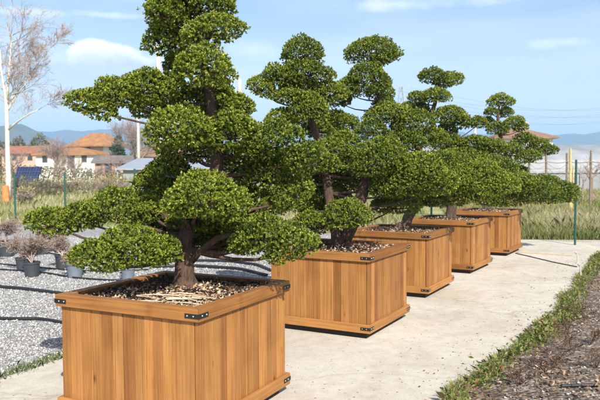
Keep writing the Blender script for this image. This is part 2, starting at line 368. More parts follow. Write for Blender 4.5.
M['conifer'] = tinted('conifer_needles', [(0.0, (0.012, 0.03, 0.012)), (0.5, (0.03, 0.07, 0.025)), (1.0, (0.07, 0.12, 0.04))], 0.6)
M['olive'] = tinted('spring_foliage', [(0.0, (0.06, 0.06, 0.03)), (0.5, (0.13, 0.12, 0.06)), (1.0, (0.21, 0.185, 0.10))], 0.8, 0.2)
M['hill'] = ground_mat('wooded_hill', [(0.3, (0.035, 0.045, 0.02)), (0.7, (0.11, 0.10, 0.06))], 0.02, 0)
M['cloth'] = simple('bleached_rag', (0.45, 0.5, 0.56), 0.8)

# ------------------------------------------------------------------ setting: terrain, gravel, concrete
def sheet(name, pts, z, mat, kind='structure', label=None):
    mb = MB(); mb.add([(p[0], p[1], z) for p in pts], [tuple(range(len(pts)))])
    o = mb.build(name, mat); o['kind'] = kind
    if label: o['label'] = label
    return o
sheet('ground', [(-3600, -60), (3600, -60), (3600, 4200), (-3600, 4200)], -0.012, M['meadow'])
EL0, ELD = Vector((-2.32, 5.1)), Vector((0.435, 0.90)).normalized()   # left edge of the concrete
def edge_left(y): return EL0.x + (y - EL0.y)*ELD.x/ELD.y
gfar = [(-26, 22.5), (-12, 20.8), (-7.4, 19.6), (-1, 17.2), (2.9, 16)]
sheet('gravel_bed', [(edge_left(-6)+.3, -6), (edge_left(16)+.3, 16)] + gfar[::-1] + [(-26, -6)], -0.006, M['gravel'])
# right boundary of the concrete, from the photo
RB = [ground_at(*p) for p in ((600, 257), (581, 281), (559, 315), (531, 343), (499, 360), (465, 393))]
RBx = [(p.x, p.y) for p in RB]
rb_full = [(9.5, 16.0), (7.0, 13.9)] + RBx + [(0.75, 3.9), (0.2, 2.4), (-0.4, 0.5), (-2.0, -6)]
def right_x(y):
    pts = sorted(rb_full, key=lambda p: p[1])
    return float(np.interp(y, [p[1] for p in pts], [p[0] for p in pts]))
# wavy, slightly irregular left rim
rl = random.Random(4)
lefts = [(edge_left(y) + rl.uniform(-.04, .04), y) for y in np.arange(-6, 15.2, 0.35)]
sheet('concrete_path', lefts + [(4.9, 14.95), (6.9, 14.7), (12, 14.6), (26, 14.4), (26, 12.6), (9.6, 14.2)] + [(p[0], p[1]) for p in rb_full[1:]], 0.0, M['concrete'])
rverge = [(right_x(y) - 0.35, y) for y in np.arange(-6, 13.0, 0.5)]
sheet('verge', [(12, -6), (16, 13.0)] + rverge[::-1], -0.005, M['dirt'])

rng = np.random.default_rng(7)
def stones(name, xs, ys, size, z, mat, seed, label, tint=(0, 1)):
    rg = np.random.default_rng(seed); n = len(xs)
    base = np.array([(1,0,0),(0,1,0),(-1,0,0),(0,-1,0),(0,0,1),(0,0,-1)], float)
    F = np.array([(0,1,4),(1,2,4),(2,3,4),(3,0,4),(1,0,5),(2,1,5),(3,2,5),(0,3,5)])
    V = base[None]*np.stack([rg.uniform(.6, 1.25, n), rg.uniform(.6, 1.25, n), rg.uniform(.4, .8, n)], 1)[:, None, :]
    V = V + rg.normal(scale=.16, size=(n, 6, 3)); a = rg.uniform(0, 6.28, n); ca, sa = np.cos(a)[:, None], np.sin(a)[:, None]
    X = V[..., 0]*ca - V[..., 1]*sa; Y = V[..., 0]*sa + V[..., 1]*ca
    s = (size*rg.uniform(.55, 1.5, n))[:, None]
    W = np.stack([X*s + xs[:, None], Y*s + ys[:, None], V[..., 2]*s + z + s*0.25], -1).reshape(-1, 3)
    FF = (F[None] + (np.arange(n)*6)[:, None, None]).reshape(-1, 3)
    o = np_mesh(name, W, 3, mat, np.repeat(rg.uniform(*tint, n), 6), faces=FF)
    return tag(o, label, kind='stuff')
# crushed stone on the left bed (only where the photo sees it)
N = 60000; yy = 4.6 + (rng.random(N)**1.25)*11.5; xx = edge_left(yy) - rng.random(N)*(1.0 + yy*0.52) - 0.02
stones('gravel_stones', xx, yy, 0.0115, -0.006, M['stone'], 1, 'pale crushed stone covering the bed left of the planters')
N = 2600; yy = 3.6 + (rng.random(N)**1.2)*8.5; xx = np.array([right_x(y) for y in yy]) + 0.30 + rng.random(N)*2.6
keep = (np.sin(xx*3.1+yy*1.7)+np.sin(xx*1.3-yy*2.9)) > -0.3
stones('verge_stones', xx[keep], yy[keep], 0.013, -0.004, M['stone'], 2, 'loose stones among the weeds at the right edge', (0, .6))
N = 700; yy = 4.2 + rng.random(N)*9.5; t = rng.random(N); xx = np.array([edge_left(y)+.3 for y in yy])*(1-t) + np.array([right_x(y) for y in yy])*t
stones('path_grit', xx, yy, 0.0042, 0.0, M['stone'], 3, 'fine grit scattered on the concrete path', (0, .5))

# ------------------------------------------------------------------ planters
W, INS, SK, ZT, RH, BH = 0.5568, 0.026, 0.060, 0.810, 0.0757, 0.0817
BX = [(-0.82466851, 4.47327991, -0.46613945), (0.42477683, 6.89564315, -0.50), (1.35689253, 8.86945571, -0.50403246),
      (2.42196264, 10.77472109, -0.54), (3.603636, 12.80705106, -0.5360)]
def frame4(mb, out, inn, z0, z1, rnd, ch=0.003):
    """four mitred boards: outer half size out, inner half size inn"""
    w = out - inn
    for k in range(4):
        m = Matrix.Rotation(k*math.pi/2, 3, 'Z'); g = 0.0008
        mb.board(m @ Vector((-out + g, -out, z0)), m @ Vector((1, 0, 0)), m @ Vector((0, 1, 0)), (0, 0, 1), 2*out - 2*g, w, z1 - z0, ch, 1.0, 1.0, rnd=rnd)
def make_planter(i, x, y, a, label):
    rnd = random.Random(100 + i); root = empty('planter_box', (x, y, 0), a)
    tag(root, label, 'planter', 'wooden planter boxes set out in a row on the concrete')
    body = W - INS
    for k in range(4):
        m = Matrix.Rotation(k*math.pi/2, 3, 'Z'); mb = MB(); p = -body + 0.001
        ws = []
        while sum(ws) < 2*body - 0.05: ws.append(rnd.choice((0.072, 0.078, 0.084, 0.095, 0.07)))
        sc = (2*body - 0.024) / sum(ws); p = -body
        for j, wd in enumerate(ws):
            wd *= sc; gap = 0.0035 if rnd.random() < 0.22 else 0.0018
            mb.board(m @ Vector((p, -body + rnd.uniform(-.001, .001), SK + 0.004)), (0, 0, 1), m @ Vector((1, 0, 0)), m @ Vector((0, 1, 0)), ZT - RH - SK - 0.003, wd - gap, 0.02, 0.0022, rnd=rnd)
            p += wd
        mb.build('side_panel', M['wood'], root)
    mb = MB(); h = body - 0.0235  # added dark inner box, blocks light so the board gaps stay dark
    mb.box((-h, -h, SK + .006), (h, h, 0.60)); 
    for k in range(4):
        m = Matrix.Rotation(k*math.pi/2, 3, 'Z'); q = [m @ Vector(c) for c in ((-h, -h, .60), (h, -h, .60), (h, -h, ZT-.012), (-h, -h, ZT-.012))]
        mb.add(q, [(0, 1, 2, 3)])
    mb.build('light_blocker', M['light_blocker'], root)
    mb = MB(); mb.tmax = .45; frame4(mb, W, W - 0.072, ZT - RH, ZT, rnd); mb.build('rim', M['wood'], root)
    mb = MB(); frame4(mb, W, body + 0.0025, SK, SK + BH, rnd); mb.build('base_frame', M['wood'], root)
    for k in range(4):
        m = Matrix.Rotation(k*math.pi/2, 3, 'Z'); mb = MB(); o = W - 0.06
        mb.board(m @ Vector((-o, -o, 0.0)), m @ Vector((1, 0, 0)), m @ Vector((0, 1, 0)), (0, 0, 1), 2*o, 0.09, SK - 0.001, 0.003, 1, 1, rnd=rnd)
        mb.build('skid', M['skid'], root)
    # black corner straps, top and bottom, with screws
    for zc in (ZT - 0.041, SK + 0.043):
        for k in range(4):
            m = Matrix.Rotation(k*math.pi/2, 3, 'Z'); mb = MB(); e = W + 0.0006; L = 0.095; hh = 0.0135
            out = [(e-L, -e), (e+.002, -e-.002+.002), (e+.0, -e+L)]
            sec = [(e-L, -e), (e-L, -e-.003), (e+.003, -e-.003), (e+.003, -e+L), (e, -e+L), (e, -e)]
            vs = [m @ Vector((p[0], p[1], zc + s*hh)) for s in (-1, 1) for p in sec]; n = 6
            mb.add(vs, [(i_, (i_+1) % n, n+(i_+1) % n, n+i_) for i_ in range(n)] + [(0, 5, 2, 1), (5, 4, 3, 2), (6, 7, 8, 11), (11, 8, 9, 10)])
            br = mb.build('corner_bracket', M['black_metal'], root)
            for d in (0.035, 0.078):
                for c, ax in (((e-d, -e-.003, zc), (0, -1, 0)), ((e+.003, -e+d, zc), (1, 0, 0))):
                    sb = MB(); c_ = m @ Vector(c); ax_ = m @ Vector(ax)
                    sb.tube([c_, c_ + ax_*0.0022], [0.0052, 0.0035], 8); sb.build('screw', M['screw'], br)
    # soil
    n = 24; hs = W - 0.062; mb = MB(); vs = []; rs = random.Random(i)
    for a_ in range(n+1):
        for b_ in range(n+1):
            X, Y = -hs + 2*hs*a_/n, -hs + 2*hs*b_/n; r = math.hypot(X, Y)
            vs.append((X, Y, ZT - 0.036 + 0.05*math.exp(-(r/.2)**2) + rs.uniform(-.008, .008)))
    mb.add(vs, [(a_*(n+1)+b_, (a_+1)*(n+1)+b_, (a_+1)*(n+1)+b_+1, a_*(n+1)+b_+1) for a_ in range(n) for b_ in range(n)])
    mb.build('soil', M['soil'], root, smooth=True)
    # bark mulch chips: some pale; lit front and shaded back painted into the tint
    rg = np.random.default_rng(50 + i); n = 4200 if i == 0 else 2200
    P = np.stack([rg.uniform(-hs+.01, hs-.01, n), rg.uniform(-hs+.01, hs-.01, n), np.zeros(n)], 1)
    r = np.hypot(P[:, 0], P[:, 1]); P[:, 2] = ZT - 0.028 + 0.05*np.exp(-(r/.2)**2) + rg.uniform(0, .014, n)
    D = unit(np.stack([rg.normal(size=n), rg.normal(size=n), rg.normal(size=n)*.3], 1))
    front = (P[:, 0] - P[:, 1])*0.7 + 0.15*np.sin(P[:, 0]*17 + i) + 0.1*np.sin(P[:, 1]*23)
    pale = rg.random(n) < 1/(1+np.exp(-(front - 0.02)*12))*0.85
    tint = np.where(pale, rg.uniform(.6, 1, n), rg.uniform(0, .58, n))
    ln = rg.uniform(.012, .034, n); wd = ln*rg.uniform(.35, .8, n)
    V = leaf_quads(P, D, ln, wd, rg, 0.12)
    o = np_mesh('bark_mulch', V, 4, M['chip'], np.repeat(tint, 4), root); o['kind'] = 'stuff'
    if i == 0:   # long pale straw strips lying in front of the trunk
        mb = MB()
        for q in range(16):
            u0, v0 = rnd.uniform(-.05, .40), rnd.uniform(-.46, -.16); th = rnd.gauss(0.15, .22); L = rnd.uniform(.10, .26)
            c = Vector((u0, v0, ZT - .012 + rnd.uniform(0, .01)))
            d = Vector((math.cos(th), math.sin(th), rnd.uniform(-.03, .03)))
            c.x = min(c.x, hs - L*.5 - .02)
            mb.tube([c - d*L/2, c + Vector((0, 0, .004)), c + d*L/2], [.003, .0045, .003], 5, rnd.uniform(.85, 1))
        mb.build('straw', M['chip'], root)
    return root
PL = ['closest wooden planter box, its foot cut off by the picture, straw on its mulch',
      'second closest wooden planter box, holding the tree with a forked trunk',
      'middle wooden planter box of the row of five',
      'fourth wooden planter box, just in front of the farthest one',
      'farthest wooden planter box, at the end of the row beside the grassy meadow']
planters = [make_planter(i, *BX[i], PL[i]) for i in range(5)]

# ------------------------------------------------------------------ cloud pruned trees
def pad_mesh(C, rad, tilt, dens, leaf, rg, lumps=16, tshift=0.0):
    """leaf tufts over a lumpy pillow: centre C, radii (across, deep, up), tilt in the picture plane"""
    a, b, c = rad
    area = 2*math.pi*((a*b)**1.6 + (a*c)**1.6 + (b*c)**1.6)**(1/1.6)/3**(1/1.6)*1.45
    n = int(area*dens)
    d = unit(rg.normal(size=(int(n*1.35), 3))); d[:, 2] = np.where(rg.random(len(d)) < .42, d[:, 2], np.abs(d[:, 2])); d = d[:n]
    K = unit(rg.normal(size=(lumps, 3))); K[:, 2] = K[:, 2]*.7 + .15; amp = rg.uniform(.10, .27, lumps); wid = rg.uniform(.28, .52, lumps)
    dist2 = ((d[:, None, :] - K[None])**2).sum(-1)
    l = (amp[None]*np.exp(-dist2/wid[None]**2)).max(1)
    K2 = unit(rg.normal(size=(46, 3))); l = l + (.13*np.exp(-((d[:, None, :] - K2[None])**2).sum(-1)/.15**2)).max(1) - .03
    up = d[:, 2] > 0; cz = np.where(up, c, c*0.72)
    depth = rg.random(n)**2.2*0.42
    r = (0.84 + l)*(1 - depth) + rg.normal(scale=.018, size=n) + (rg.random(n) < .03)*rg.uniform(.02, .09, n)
    P = d*r[:, None]*np.stack([np.full(n, a), np.full(n, b), cz], 1)
    P[:, 2] -= c*.30*((P[:, 0]/a)**2 + .6*(P[:, 1]/b)**2) - c*.10
    Nn = unit(d/np.stack([np.full(n, a), np.full(n, b), cz], 1))
    ct, st = math.cos(tilt), math.sin(tilt)
    rot = np.array([[ct, 0, -st], [0, 1, 0], [st, 0, ct]])
    P = P @ rot.T + np.array(C); Nn = Nn @ rot.T
    A = unit(Nn + np.array([0, 0, .45]) + rg.normal(scale=.35, size=(n, 3)))       # shoot axis
    k = 7; Pk = np.repeat(P, k, 0); Ak = np.repeat(A, k, 0); m = n*k
    spread = np.tile(np.array([.15, .55, .75, .95, 1.2, 1.5, 1.8]), n)[:, None]
    Sd = unit(np.cross(Ak, rg.normal(size=(m, 3))))
    Dk = unit(Ak + Sd*spread)
    Pk = Pk + Ak*(rg.random((m, 1)) - .35)*leaf*1.0
    L = leaf*rg.uniform(.75, 1.3, m); V = leaf_quads(Pk, Dk, L, L*rg.uniform(.5, .7, m), rg, .18, face=Ak + rg.normal(scale=.42, size=(m, 3)))
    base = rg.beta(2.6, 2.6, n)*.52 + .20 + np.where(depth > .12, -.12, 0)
    tuft = np.repeat(base, k); young = np.tile(np.array([.22, .15, .10, .02, 0, -.05, -.08]), n)
    dull = 1.0
    T = np.clip(tuft + young*np.repeat(rg.random(n) < .6, k) + rg.normal(scale=.035, size=m) + tshift, 0, 1)
    brown = rg.random(m) < .0
    return V, np.repeat(T, 4)
def curve_pts(A, B, rnd, n=6, sag=0.0, wob=0.04):
    A, B = Vector(A), Vector(B); d = B - A; L = d.length; o1 = Vector((rnd.uniform(-1, 1), rnd.uniform(-1, 1), rnd.uniform(-.6, .2)))*wob*L*2
    out = []
    for i in range(n):
        t = i/(n-1); p = A + d*t; p += o1*math.sin(math.pi*t); p.z += -sag*math.sin(math.pi*t)*L
        out.append(p)
    return out
def cloud_tree(i, label, depth, trunk_px, trunk_r, pads, leaf, dens, extra_limbs=()):
    rnd = random.Random(300 + i); rg = np.random.default_rng(300 + i)
    bx = BX[i]; root = empty('cloud_pruned_tree', (trunk0 := at(trunk_px[0][0], trunk_px[0][1], trunk_px[0][2])) * 1.0)
    root.location = (trunk0.x, trunk0.y, ZT - 0.06); org = Vector(root.location)
    tag(root, label, 'bonsai tree', 'cloud pruned trees in the wooden planters')
    def tube_obj(name, pts, rad, n=10, rough=.07):
        mb = MB(); mb.tube([p - org for p in pts], rad, n, rough=rough, rnd=rnd); return mb.build(name, M['bark'], root, smooth=True)
    tp = [at(*p) for p in trunk_px]; tp[0].z = ZT - .07
    # refine trunk
    pts, rad = [], []
    for j in range(len(tp)-1):
        for q in range(4):
            t = q/4; P0 = tp[max(j-1, 0)]; P1 = tp[j]; P2 = tp[j+1]; P3 = tp[min(j+2, len(tp)-1)]
            pts.append(0.5*((2*P1) + (P2-P0)*t + (2*P0-5*P1+4*P2-P3)*t*t + (3*P1-P0-3*P2+P3)*t**3))
            rad.append(trunk_r[j]*(1-t) + trunk_r[j+1]*t)
    pts.append(tp[-1]); rad.append(trunk_r[-1])
    rad[0] *= 1.3; rad[1] *= 1.05
    tube_obj('trunk', pts, rad, 14, .10)
    for k in range(6):       # surface roots
        th = k*1.05 + rnd.uniform(-.3, .3); r0 = trunk_r[0]
        p = [Vector((tp[0].x + math.cos(th)*q*r0, tp[0].y + math.sin(th)*q*r0, tp[0].z + h)) for q, h in ((.5, .13), (1.15, .055), (1.9, .015))]
        tube_obj('root', p, [r0*.42, r0*.34, r0*.12], 8)
    for a_, r_ in extra_limbs:
        tube_obj('branch', [at(*p) for p in a_], r_, 10)
    for (u, v, ru, rv, dy, tilt) in pads:
        Y = depth + dy; s = Y/F_PX; C = at(u, v, Y); a = ru*s; c = rv*s*(1.26 if i < 2 else 1.12); b = min(max(a*.80, .16), .50)
        C = C - Vector((0, 0, c*.22))
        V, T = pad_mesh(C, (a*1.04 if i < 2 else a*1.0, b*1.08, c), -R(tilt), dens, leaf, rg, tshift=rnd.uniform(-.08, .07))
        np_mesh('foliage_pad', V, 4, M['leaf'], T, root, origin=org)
        # limb from the nearest suitable trunk point up into the pad, then twigs
        best = min(range(6, len(pts)), key=lambda q: (pts[q] - C).length + max(0, pts[q].z - C.z + .06)*3)
        S = pts[best]; r0 = min(rad[best]*.38, .017 + .003*(i == 0)); E = C - Vector((0, 0, c*.15))
        if (E - S).length > .08:
            tube_obj('branch', curve_pts(S, E, rnd, 6, .07), [r0, r0*.85, r0*.7, r0*.55, r0*.42, r0*.3], 8)
        mb = MB()
        for q in range(9):
            th = rnd.uniform(0, 6.28); rr = rnd.uniform(.4, .85)
            e = E + Vector((math.cos(th)*a*rr, math.sin(th)*b*rr, rnd.uniform(-.1, .45)*c))
            mb.tube([p - org for p in curve_pts(E, e, rnd, 4, .05)], [.010, .008, .005, .003], 5)
        mb.build('twigs', M['bark'], root)
    return root

D1 = 4.47
pads1 = [ # u, v, ru, rv, depth offset, tilt(deg, + = right end up)
 (190, 2, 46, 18, .05, 0), (165, 12, 20, 15, -.1, 10), (212, 30, 32, 14, -.15, -12), (165, 40, 21, 15, .05, 8), (180, 20, 28, 18, .2, 0), (196, -22, 34, 18, .05, 0), (198, -50, 22, 14, .05, 0),
 (203, 66, 31, 21, -.3, 0), (212, 88, 22, 14, .15, 0), (180, 64, 16, 12, .3, 0),
 (92, 103, 26, 13, -.1, 22), (118, 93, 26, 14, -.05, 14), (146, 86, 30, 17, 0, 8), (170, 88, 20, 13, .15, 0),
 (180, 126, 34, 21, -.28, -3), (222, 103, 18, 12, .2, 0), (238, 106, 16, 11, .25, -15),
 (232, 130, 30, 20, -.1, -15), (270, 140, 36, 17, 0, -22), (303, 155, 22, 11, .05, -28),
 (262, 172, 34, 18, .25, -30), (292, 192, 26, 14, .22, -35), (240, 158, 24, 14, .35, 0),
 (168, 172, 28, 14, .42, 0), (150, 182, 17, 11, .4, 0),
 (203, 194, 38, 24, -.38, 2), (230, 202, 22, 16, -.25, -15), (180, 203, 18, 14, -.3, 10),
 (52, 220, 27, 13, .15, 6), (82, 216, 22, 13, .2, 0), (122, 206, 36, 18, .15, 10), (150, 208, 20, 12, .2, 0),
 (98, 256, 30, 15, -.30, 10), (133, 246, 38, 20, -.32, 4), (164, 250, 18, 14, -.28, -15),
 (262, 232, 32, 17, -.12, -10), (293, 244, 30, 15, -.12, -16), (246, 242, 18, 12, 0, 0),
 (216, 242, 28, 12, .34, 0), (164, 236, 22, 13, .42, 0), (243, 228, 22, 12, .2, 0), (196, 216, 30, 14, .1, 0), (200, 228, 28, 14, .30, 0), (230, 236, 26, 12, .42, 0), (176, 222, 26, 14, .35, 0), (222, 214, 28, 15, .38, 0), (252, 204, 30, 17, .35, -10), 
 (190, 148, 34, 15, .42, 0), (164, 194, 22, 13, .35, 0), (194, 104, 24, 15, .42, 0), (222, 124, 26, 15, .45, 0), (150, 106, 20, 12, .3, 0),
]
cloud_tree(0, 'largest cloud pruned tree, in the closest planter, its top outside the picture', D1,
 [(185, 290, 4.47), (184, 262, 4.45), (186, 235, 4.5), (203, 205, 4.58), (217, 165, 4.55), (214, 125, 4.5), (207, 80, 4.5), (198, 40, 4.5), (196, -40, 4.5)],
 [.074, .062, .054, .047, .042, .036, .030, .022, .012], pads1, 0.0158, 4300,
 extra_limbs=[([(188, 264, 4.46), (200, 251, 4.45), (218, 238, 4.42), (250, 230, 4.36)], [.030, .026, .020, .011]),
              ([(184, 254, 4.45), (176, 238, 4.42), (156, 236, 4.3), (134, 242, 4.18)], [.034, .030, .022, .012]),
              ([(190, 228, 4.52), (160, 214, 4.62), (110, 212, 4.64), (60, 220, 4.62)], [.028, .024, .018, .010])])
pads2 = [
 (302, 52, 22, 14, 0, 0), (305, 72, 29, 11, -.05, 0), (282, 76, 22, 10, -.1, 18), (262, 87, 17, 9, -.1, 25),
 (292, 96, 17, 7, -.2, 0), (326, 92, 22, 10, .05, -8), (310, 106, 20, 15, -.25, -5), (281, 118, 16, 10, -.1, 5), (318, 128, 16, 9, .2, 0), (335, 118, 14, 8, .25, 0),
 (306, 160, 34, 14, -.1, 0), (334, 150, 24, 12, 0, 10), (345, 140, 16, 10, .1, 0),
 (380, 158, 34, 19, -.25, -4), (415, 170, 34, 19, -.25, -10), (398, 182, 34, 15, -.1, -5), (440, 182, 20, 13, -.2, -15),
 (346, 213, 25, 15, -.35, -4), (310, 222, 20, 12, .05, 0), (330, 196, 26, 12, .35, 0), (395, 204, 28, 9, .2, 0), (300, 200, 18, 12, .3, 0), (284, 172, 24, 13, .1, 0), (330, 180, 24, 13, .4, 0), (322, 214, 26, 13, .4, 0), (350, 165, 22, 14, .35, 0), (312, 118, 20, 11, .3, 0), (300, 88, 24, 10, .3, 0), (375, 178, 30, 14, .3, 0),
]
cloud_tree(1, 'cloud pruned tree with a forked trunk in the second closest planter', 6.9,
 [(341, 249, 6.9), (336, 232, 6.88), (331, 210, 6.9), (326, 175, 6.95), (318, 140, 6.95), (306, 105, 6.9), (303, 60, 6.9)],
 [.095, .058, .05, .045, .038, .030, .014], pads2, 0.0178, 3300,
 extra_limbs=[([(342, 245, 6.88), (351, 228, 6.86), (360, 200, 6.85), (367, 178, 6.85), (376, 160, 6.8)], [.07, .062, .066, .06, .03])])
pads3 = [
 (371, 50, 29, 14, 0, 0), (385, 58, 14, 7, -.1, -20), (368, 78, 25, 17, -.2, 0), (347, 88, 14, 11, 0, 10), (340, 99, 12, 8, .2, 0), (380, 92, 16, 8, .25, 0),
 (344, 122, 18, 9, 0, 8), (336, 131, 12, 7, 0, 0), (388, 113, 26, 12, -.1, -5), (372, 130, 18, 12, -.25, 0), (412, 122, 24, 13, -.1, -12), (402, 140, 26, 11, -.2, -5),
 (430, 136, 18, 10, .1, -10), (384, 102, 12, 7, .2, 0),
 (440, 164, 34, 15, -.2, -6), (472, 172, 30, 14, -.35, -12), (450, 182, 36, 14, -.4, -6), (425, 196, 30, 11, .1, 0), (470, 192, 30, 12, -.3, -8), (388, 150, 20, 10, .3, 0),
 (498, 184, 24, 13, -.4, -12),
]
cloud_tree(2, 'cloud pruned tree with a domed top in the middle planter', 8.87,
 [(403, 229, 8.87), (408, 218, 8.85), (420, 195, 8.87), (424, 165, 8.9), (412, 138, 8.9), (386, 108, 8.9), (374, 80, 8.9), (371, 55, 8.9)],
 [.085, .066, .058, .05, .042, .035, .028, .015], pads3, 0.0200, 2500)
pads4 = [
 (434, 76, 17, 8.5, 0, 5), (450, 79, 15, 8, .1, -12), (436, 95, 17, 7.5, -.1, 0), (418, 97, 11, 6, .1, 10), (420, 109, 11, 7, .2, 0),
 (450, 114, 19, 10, -.1, 0), (462, 122, 12, 8, 0, -10), (478, 122, 11, 6.5, 0, 5), (446, 130, 12, 8, .3, 0), (408, 106, 8, 4, .2, 0),
 (448, 142, 22, 9, .1, 4), (476, 143, 22, 8, 0, 0), (497, 146, 14, 7, .1, 0),
 (460, 158, 34, 12, 0, 0), (490, 168, 30, 13, -.1, -8), (512, 182, 28, 13, -.3, -6), (478, 186, 34, 14, .1, 0), (500, 198, 26, 9, -.1, 0), (445, 198, 24, 10, .3, 0),
 (530, 189, 22, 12, -.3, -6),
]
cloud_tree(3, 'cloud pruned tree with a flat two tiered top in the fourth planter', 10.77,
 [(450, 212, 10.77), (453, 200, 10.75), (458, 178, 10.8), (450, 150, 10.8), (432, 122, 10.8), (436, 100, 10.8), (441, 78, 10.8)],
 [.085, .066, .058, .05, .04, .03, .014], pads4, 0.0225, 1950)
pads5 = [
 (500, 100, 14, 6.5, 0, 0), (491, 111, 7, 4, -.1, 5), (506, 112, 8, 5.5, .15, -10), (488, 121, 7, 4, .2, 0), (498, 128, 12, 7, -.1, 0), (514, 122, 12, 6.5, 0, -12), (521, 127, 8, 4.5, 0, -15),
 (524, 139, 13, 7.5, 0, -8), (548, 150, 12, 5.5, 0, -10), (538, 146, 13, 7, .1, -20), (528, 156, 14, 7, -.2, -10), (512, 150, 14, 8, -.1, 0), (486, 147, 13, 7.5, .1, 0), (482, 155, 14, 6, 0, 0),
 (514, 171, 16, 5, .3, -8), (540, 182, 20, 8, .1, -12), (562, 190, 19, 10, -.1, -4), (545, 194, 24, 10, -.2, 0), (520, 190, 22, 9, .3, 0), (566, 197, 10, 6, -.1, 0), (500, 178, 20, 8, .3, 0),
]
cloud_tree(4, 'farthest cloud pruned tree, a slim one with small pads in the last planter', 12.8,
 [(487, 206, 12.8), (490, 194, 12.8), (500, 175, 12.8), (506, 155, 12.8), (500, 135, 12.8), (498, 118, 12.8), (500, 102, 12.8)],
 [.085, .065, .056, .048, .038, .028, .014], pads5, 0.0250, 1500)

# ------------------------------------------------------------------ grass, weeds, litter
def blades(name, P, L, Wd, tint, mat, seed, label, lean=.35):
    rg = np.random.default_rng(seed); n = len(P); L = L[:, None]; Wd = Wd[:, None]
    a = rg.uniform(0, 6.28, n); S = np.stack([np.cos(a), np.sin(a), np.zeros(n)], 1)
    D1_ = unit(np.stack([rg.normal(scale=lean, size=n), rg.normal(scale=lean, size=n), np.ones(n)], 1))
    D2_ = unit(D1_ + np.stack([rg.normal(scale=lean*1.6, size=n), rg.normal(scale=lean*1.6, size=n), np.full(n, -.15)], 1))
    m = P + D1_*L*.55; tip = m + D2_*L*.5
    V = np.stack([P - S*Wd*.5, P + S*Wd*.5, m + S*Wd*.4, tip, m - S*Wd*.4], 1).reshape(-1, 3)
    o = np_mesh(name, V, 5, mat, np.repeat(tint, 5)); return tag(o, label, kind='stuff')
def meadow(name, n, x0, x1, y0, y1, hl, seed, label, tan=.5, power=1.8, ymin=None):
    rg = np.random.default_rng(seed); y = y0 + (y1-y0)*rg.random(n)**power; x = (x0 + (x1-x0)*rg.random(n))*(y/ y0)
    if ymin is not None: k = y > ymin(x); x, y = x[k], y[k]
    n = len(x); patch = np.sin(x*.9 + 1.3*np.sin(y*.4)) + np.sin(y*.7 + 2*np.sin(x*.3)) + .6*np.sin(x*3.1+y*2.3)
    t = np.clip(tan + .13*patch + rg.normal(scale=.17, size=n), 0, 1)
    hgt = hl*rg.uniform(.4, 1.25, n)*(1 + .22*patch)
    return blades(name, np.stack([x, y, np.full(n, -.01)], 1), hgt, np.clip(.0006*y, .006, .03)*rg.uniform(.7, 1.4, n), t, M['grass'], seed, label)
fence_line = lambda x: np.interp(x, [-30, -12, -7.4, -1, 2.9, 4.9, 7, 26], [23.2, 20.9, 19.7, 17.3, 15.9, 15.0, 14.75, 14.5])
meadow('meadow_grass', 70000, 3.2, 8.5, 14.8, 46, .31, 11, 'tall dry grass of the meadow beyond the concrete', .60, 1.7, fence_line)
meadow('meadow_grass', 34000, -10.5, 3.2, 16.5, 48, .30, 12, 'green and straw coloured grass of the left meadow', .60, 1.7, fence_line)
meadow('meadow_grass', 9000, 3.5, 12, 14.6, 17.5, .22, 13, 'short green grass along the far edge of the concrete', .36, 1.0, fence_line)
# grass seam along the left edge of the concrete
rg = np.random.default_rng(21); n = 9000; y = 2.5 + 11*rg.random(n)**1.3; dens = np.sin(y*2.7)+np.sin(y*6.1+1)*.7 > -.7
x = np.array([edge_left(v) for v in y]) + rg.normal(scale=.055, size=n) - .03
k = dens | (rg.random(n) < .25); x, y = x[k], y[k]; n = len(x)
blades('edge_grass', np.stack([x, y, np.zeros(n)-.004], 1), rg.uniform(.02, .075, n), rg.uniform(.003, .007, n), np.clip(rg.normal(.28, .13, n), 0, 1), M['grass'], 22, 'thin line of grass between gravel and concrete on the left', .7)
# weedy strip along the right edge of the concrete
n = 11000; y = 3.7 + 9.5*rg.random(n)**1.35; off = rg.random(n)**1.4
wdt = .15 + .05*np.sin(y*2.0)+.05*np.sin(y*5.3); x = np.array([right_x(v) for v in y]) - .05 + off*wdt + .05*np.sin(y*3.7) + .03*np.sin(y*9)
blades('verge_grass', np.stack([x, y, np.zeros(n)-.004], 1), rg.uniform(.04, .13, n)*(1-.3*off), rg.uniform(.004, .008, n), np.clip(rg.normal(.48, .14, n) + .14*np.sin(y*1.35 + 2.0), 0, 1), M['grass'], 23, 'strip of grass along the right edge of the concrete', .6)
n = 6500; cy_ = 3.8 + 8.8*rg.random(260)**1.2; cx_ = np.array([right_x(v) for v in cy_]) - .02 + rg.random(260)**1.2*.18
wt = .25 + np.clip(np.sin(cy_*1.35 - 1.1), 0, 1); ci = rg.choice(260, n, p=wt/wt.sum()); P = np.stack([cx_[ci] + rg.normal(scale=.045, size=n), cy_[ci] + rg.normal(scale=.05, size=n), rg.random(n)*.085], 1)
ct_ = np.where(rg.random(260) < np.where(cy_ < 5.2, .45, .12), .85, .42) + rg.normal(scale=.07, size=260); T = np.clip(ct_[ci] + rg.normal(scale=.14, size=n), 0, 1)
Dn = unit(np.stack([rg.normal(size=n), rg.normal(size=n), np.abs(rg.normal(size=n))*.7 + .1], 1)); L = rg.uniform(.018, .05, n)
tag(np_mesh('weeds', leaf_quads(P, Dn, L, L*.5, rg), 4, M['weed'], np.repeat(T, 4)), 'leafy weeds with reddish leaves spilling over the right concrete edge', kind='stuff')
n = 16000; y = 3.4 + 9*rg.random(n)**1.2; x = np.array([right_x(v) for v in y]) + .15 + rg.random(n)*2.4
k = (np.sin(x*2.3 + y*1.9) + np.sin(x*4.1 - y*2.2)*.8 + rg.normal(scale=.5, size=n)) > .0; x, y = x[k], y[k]; n = len(x)
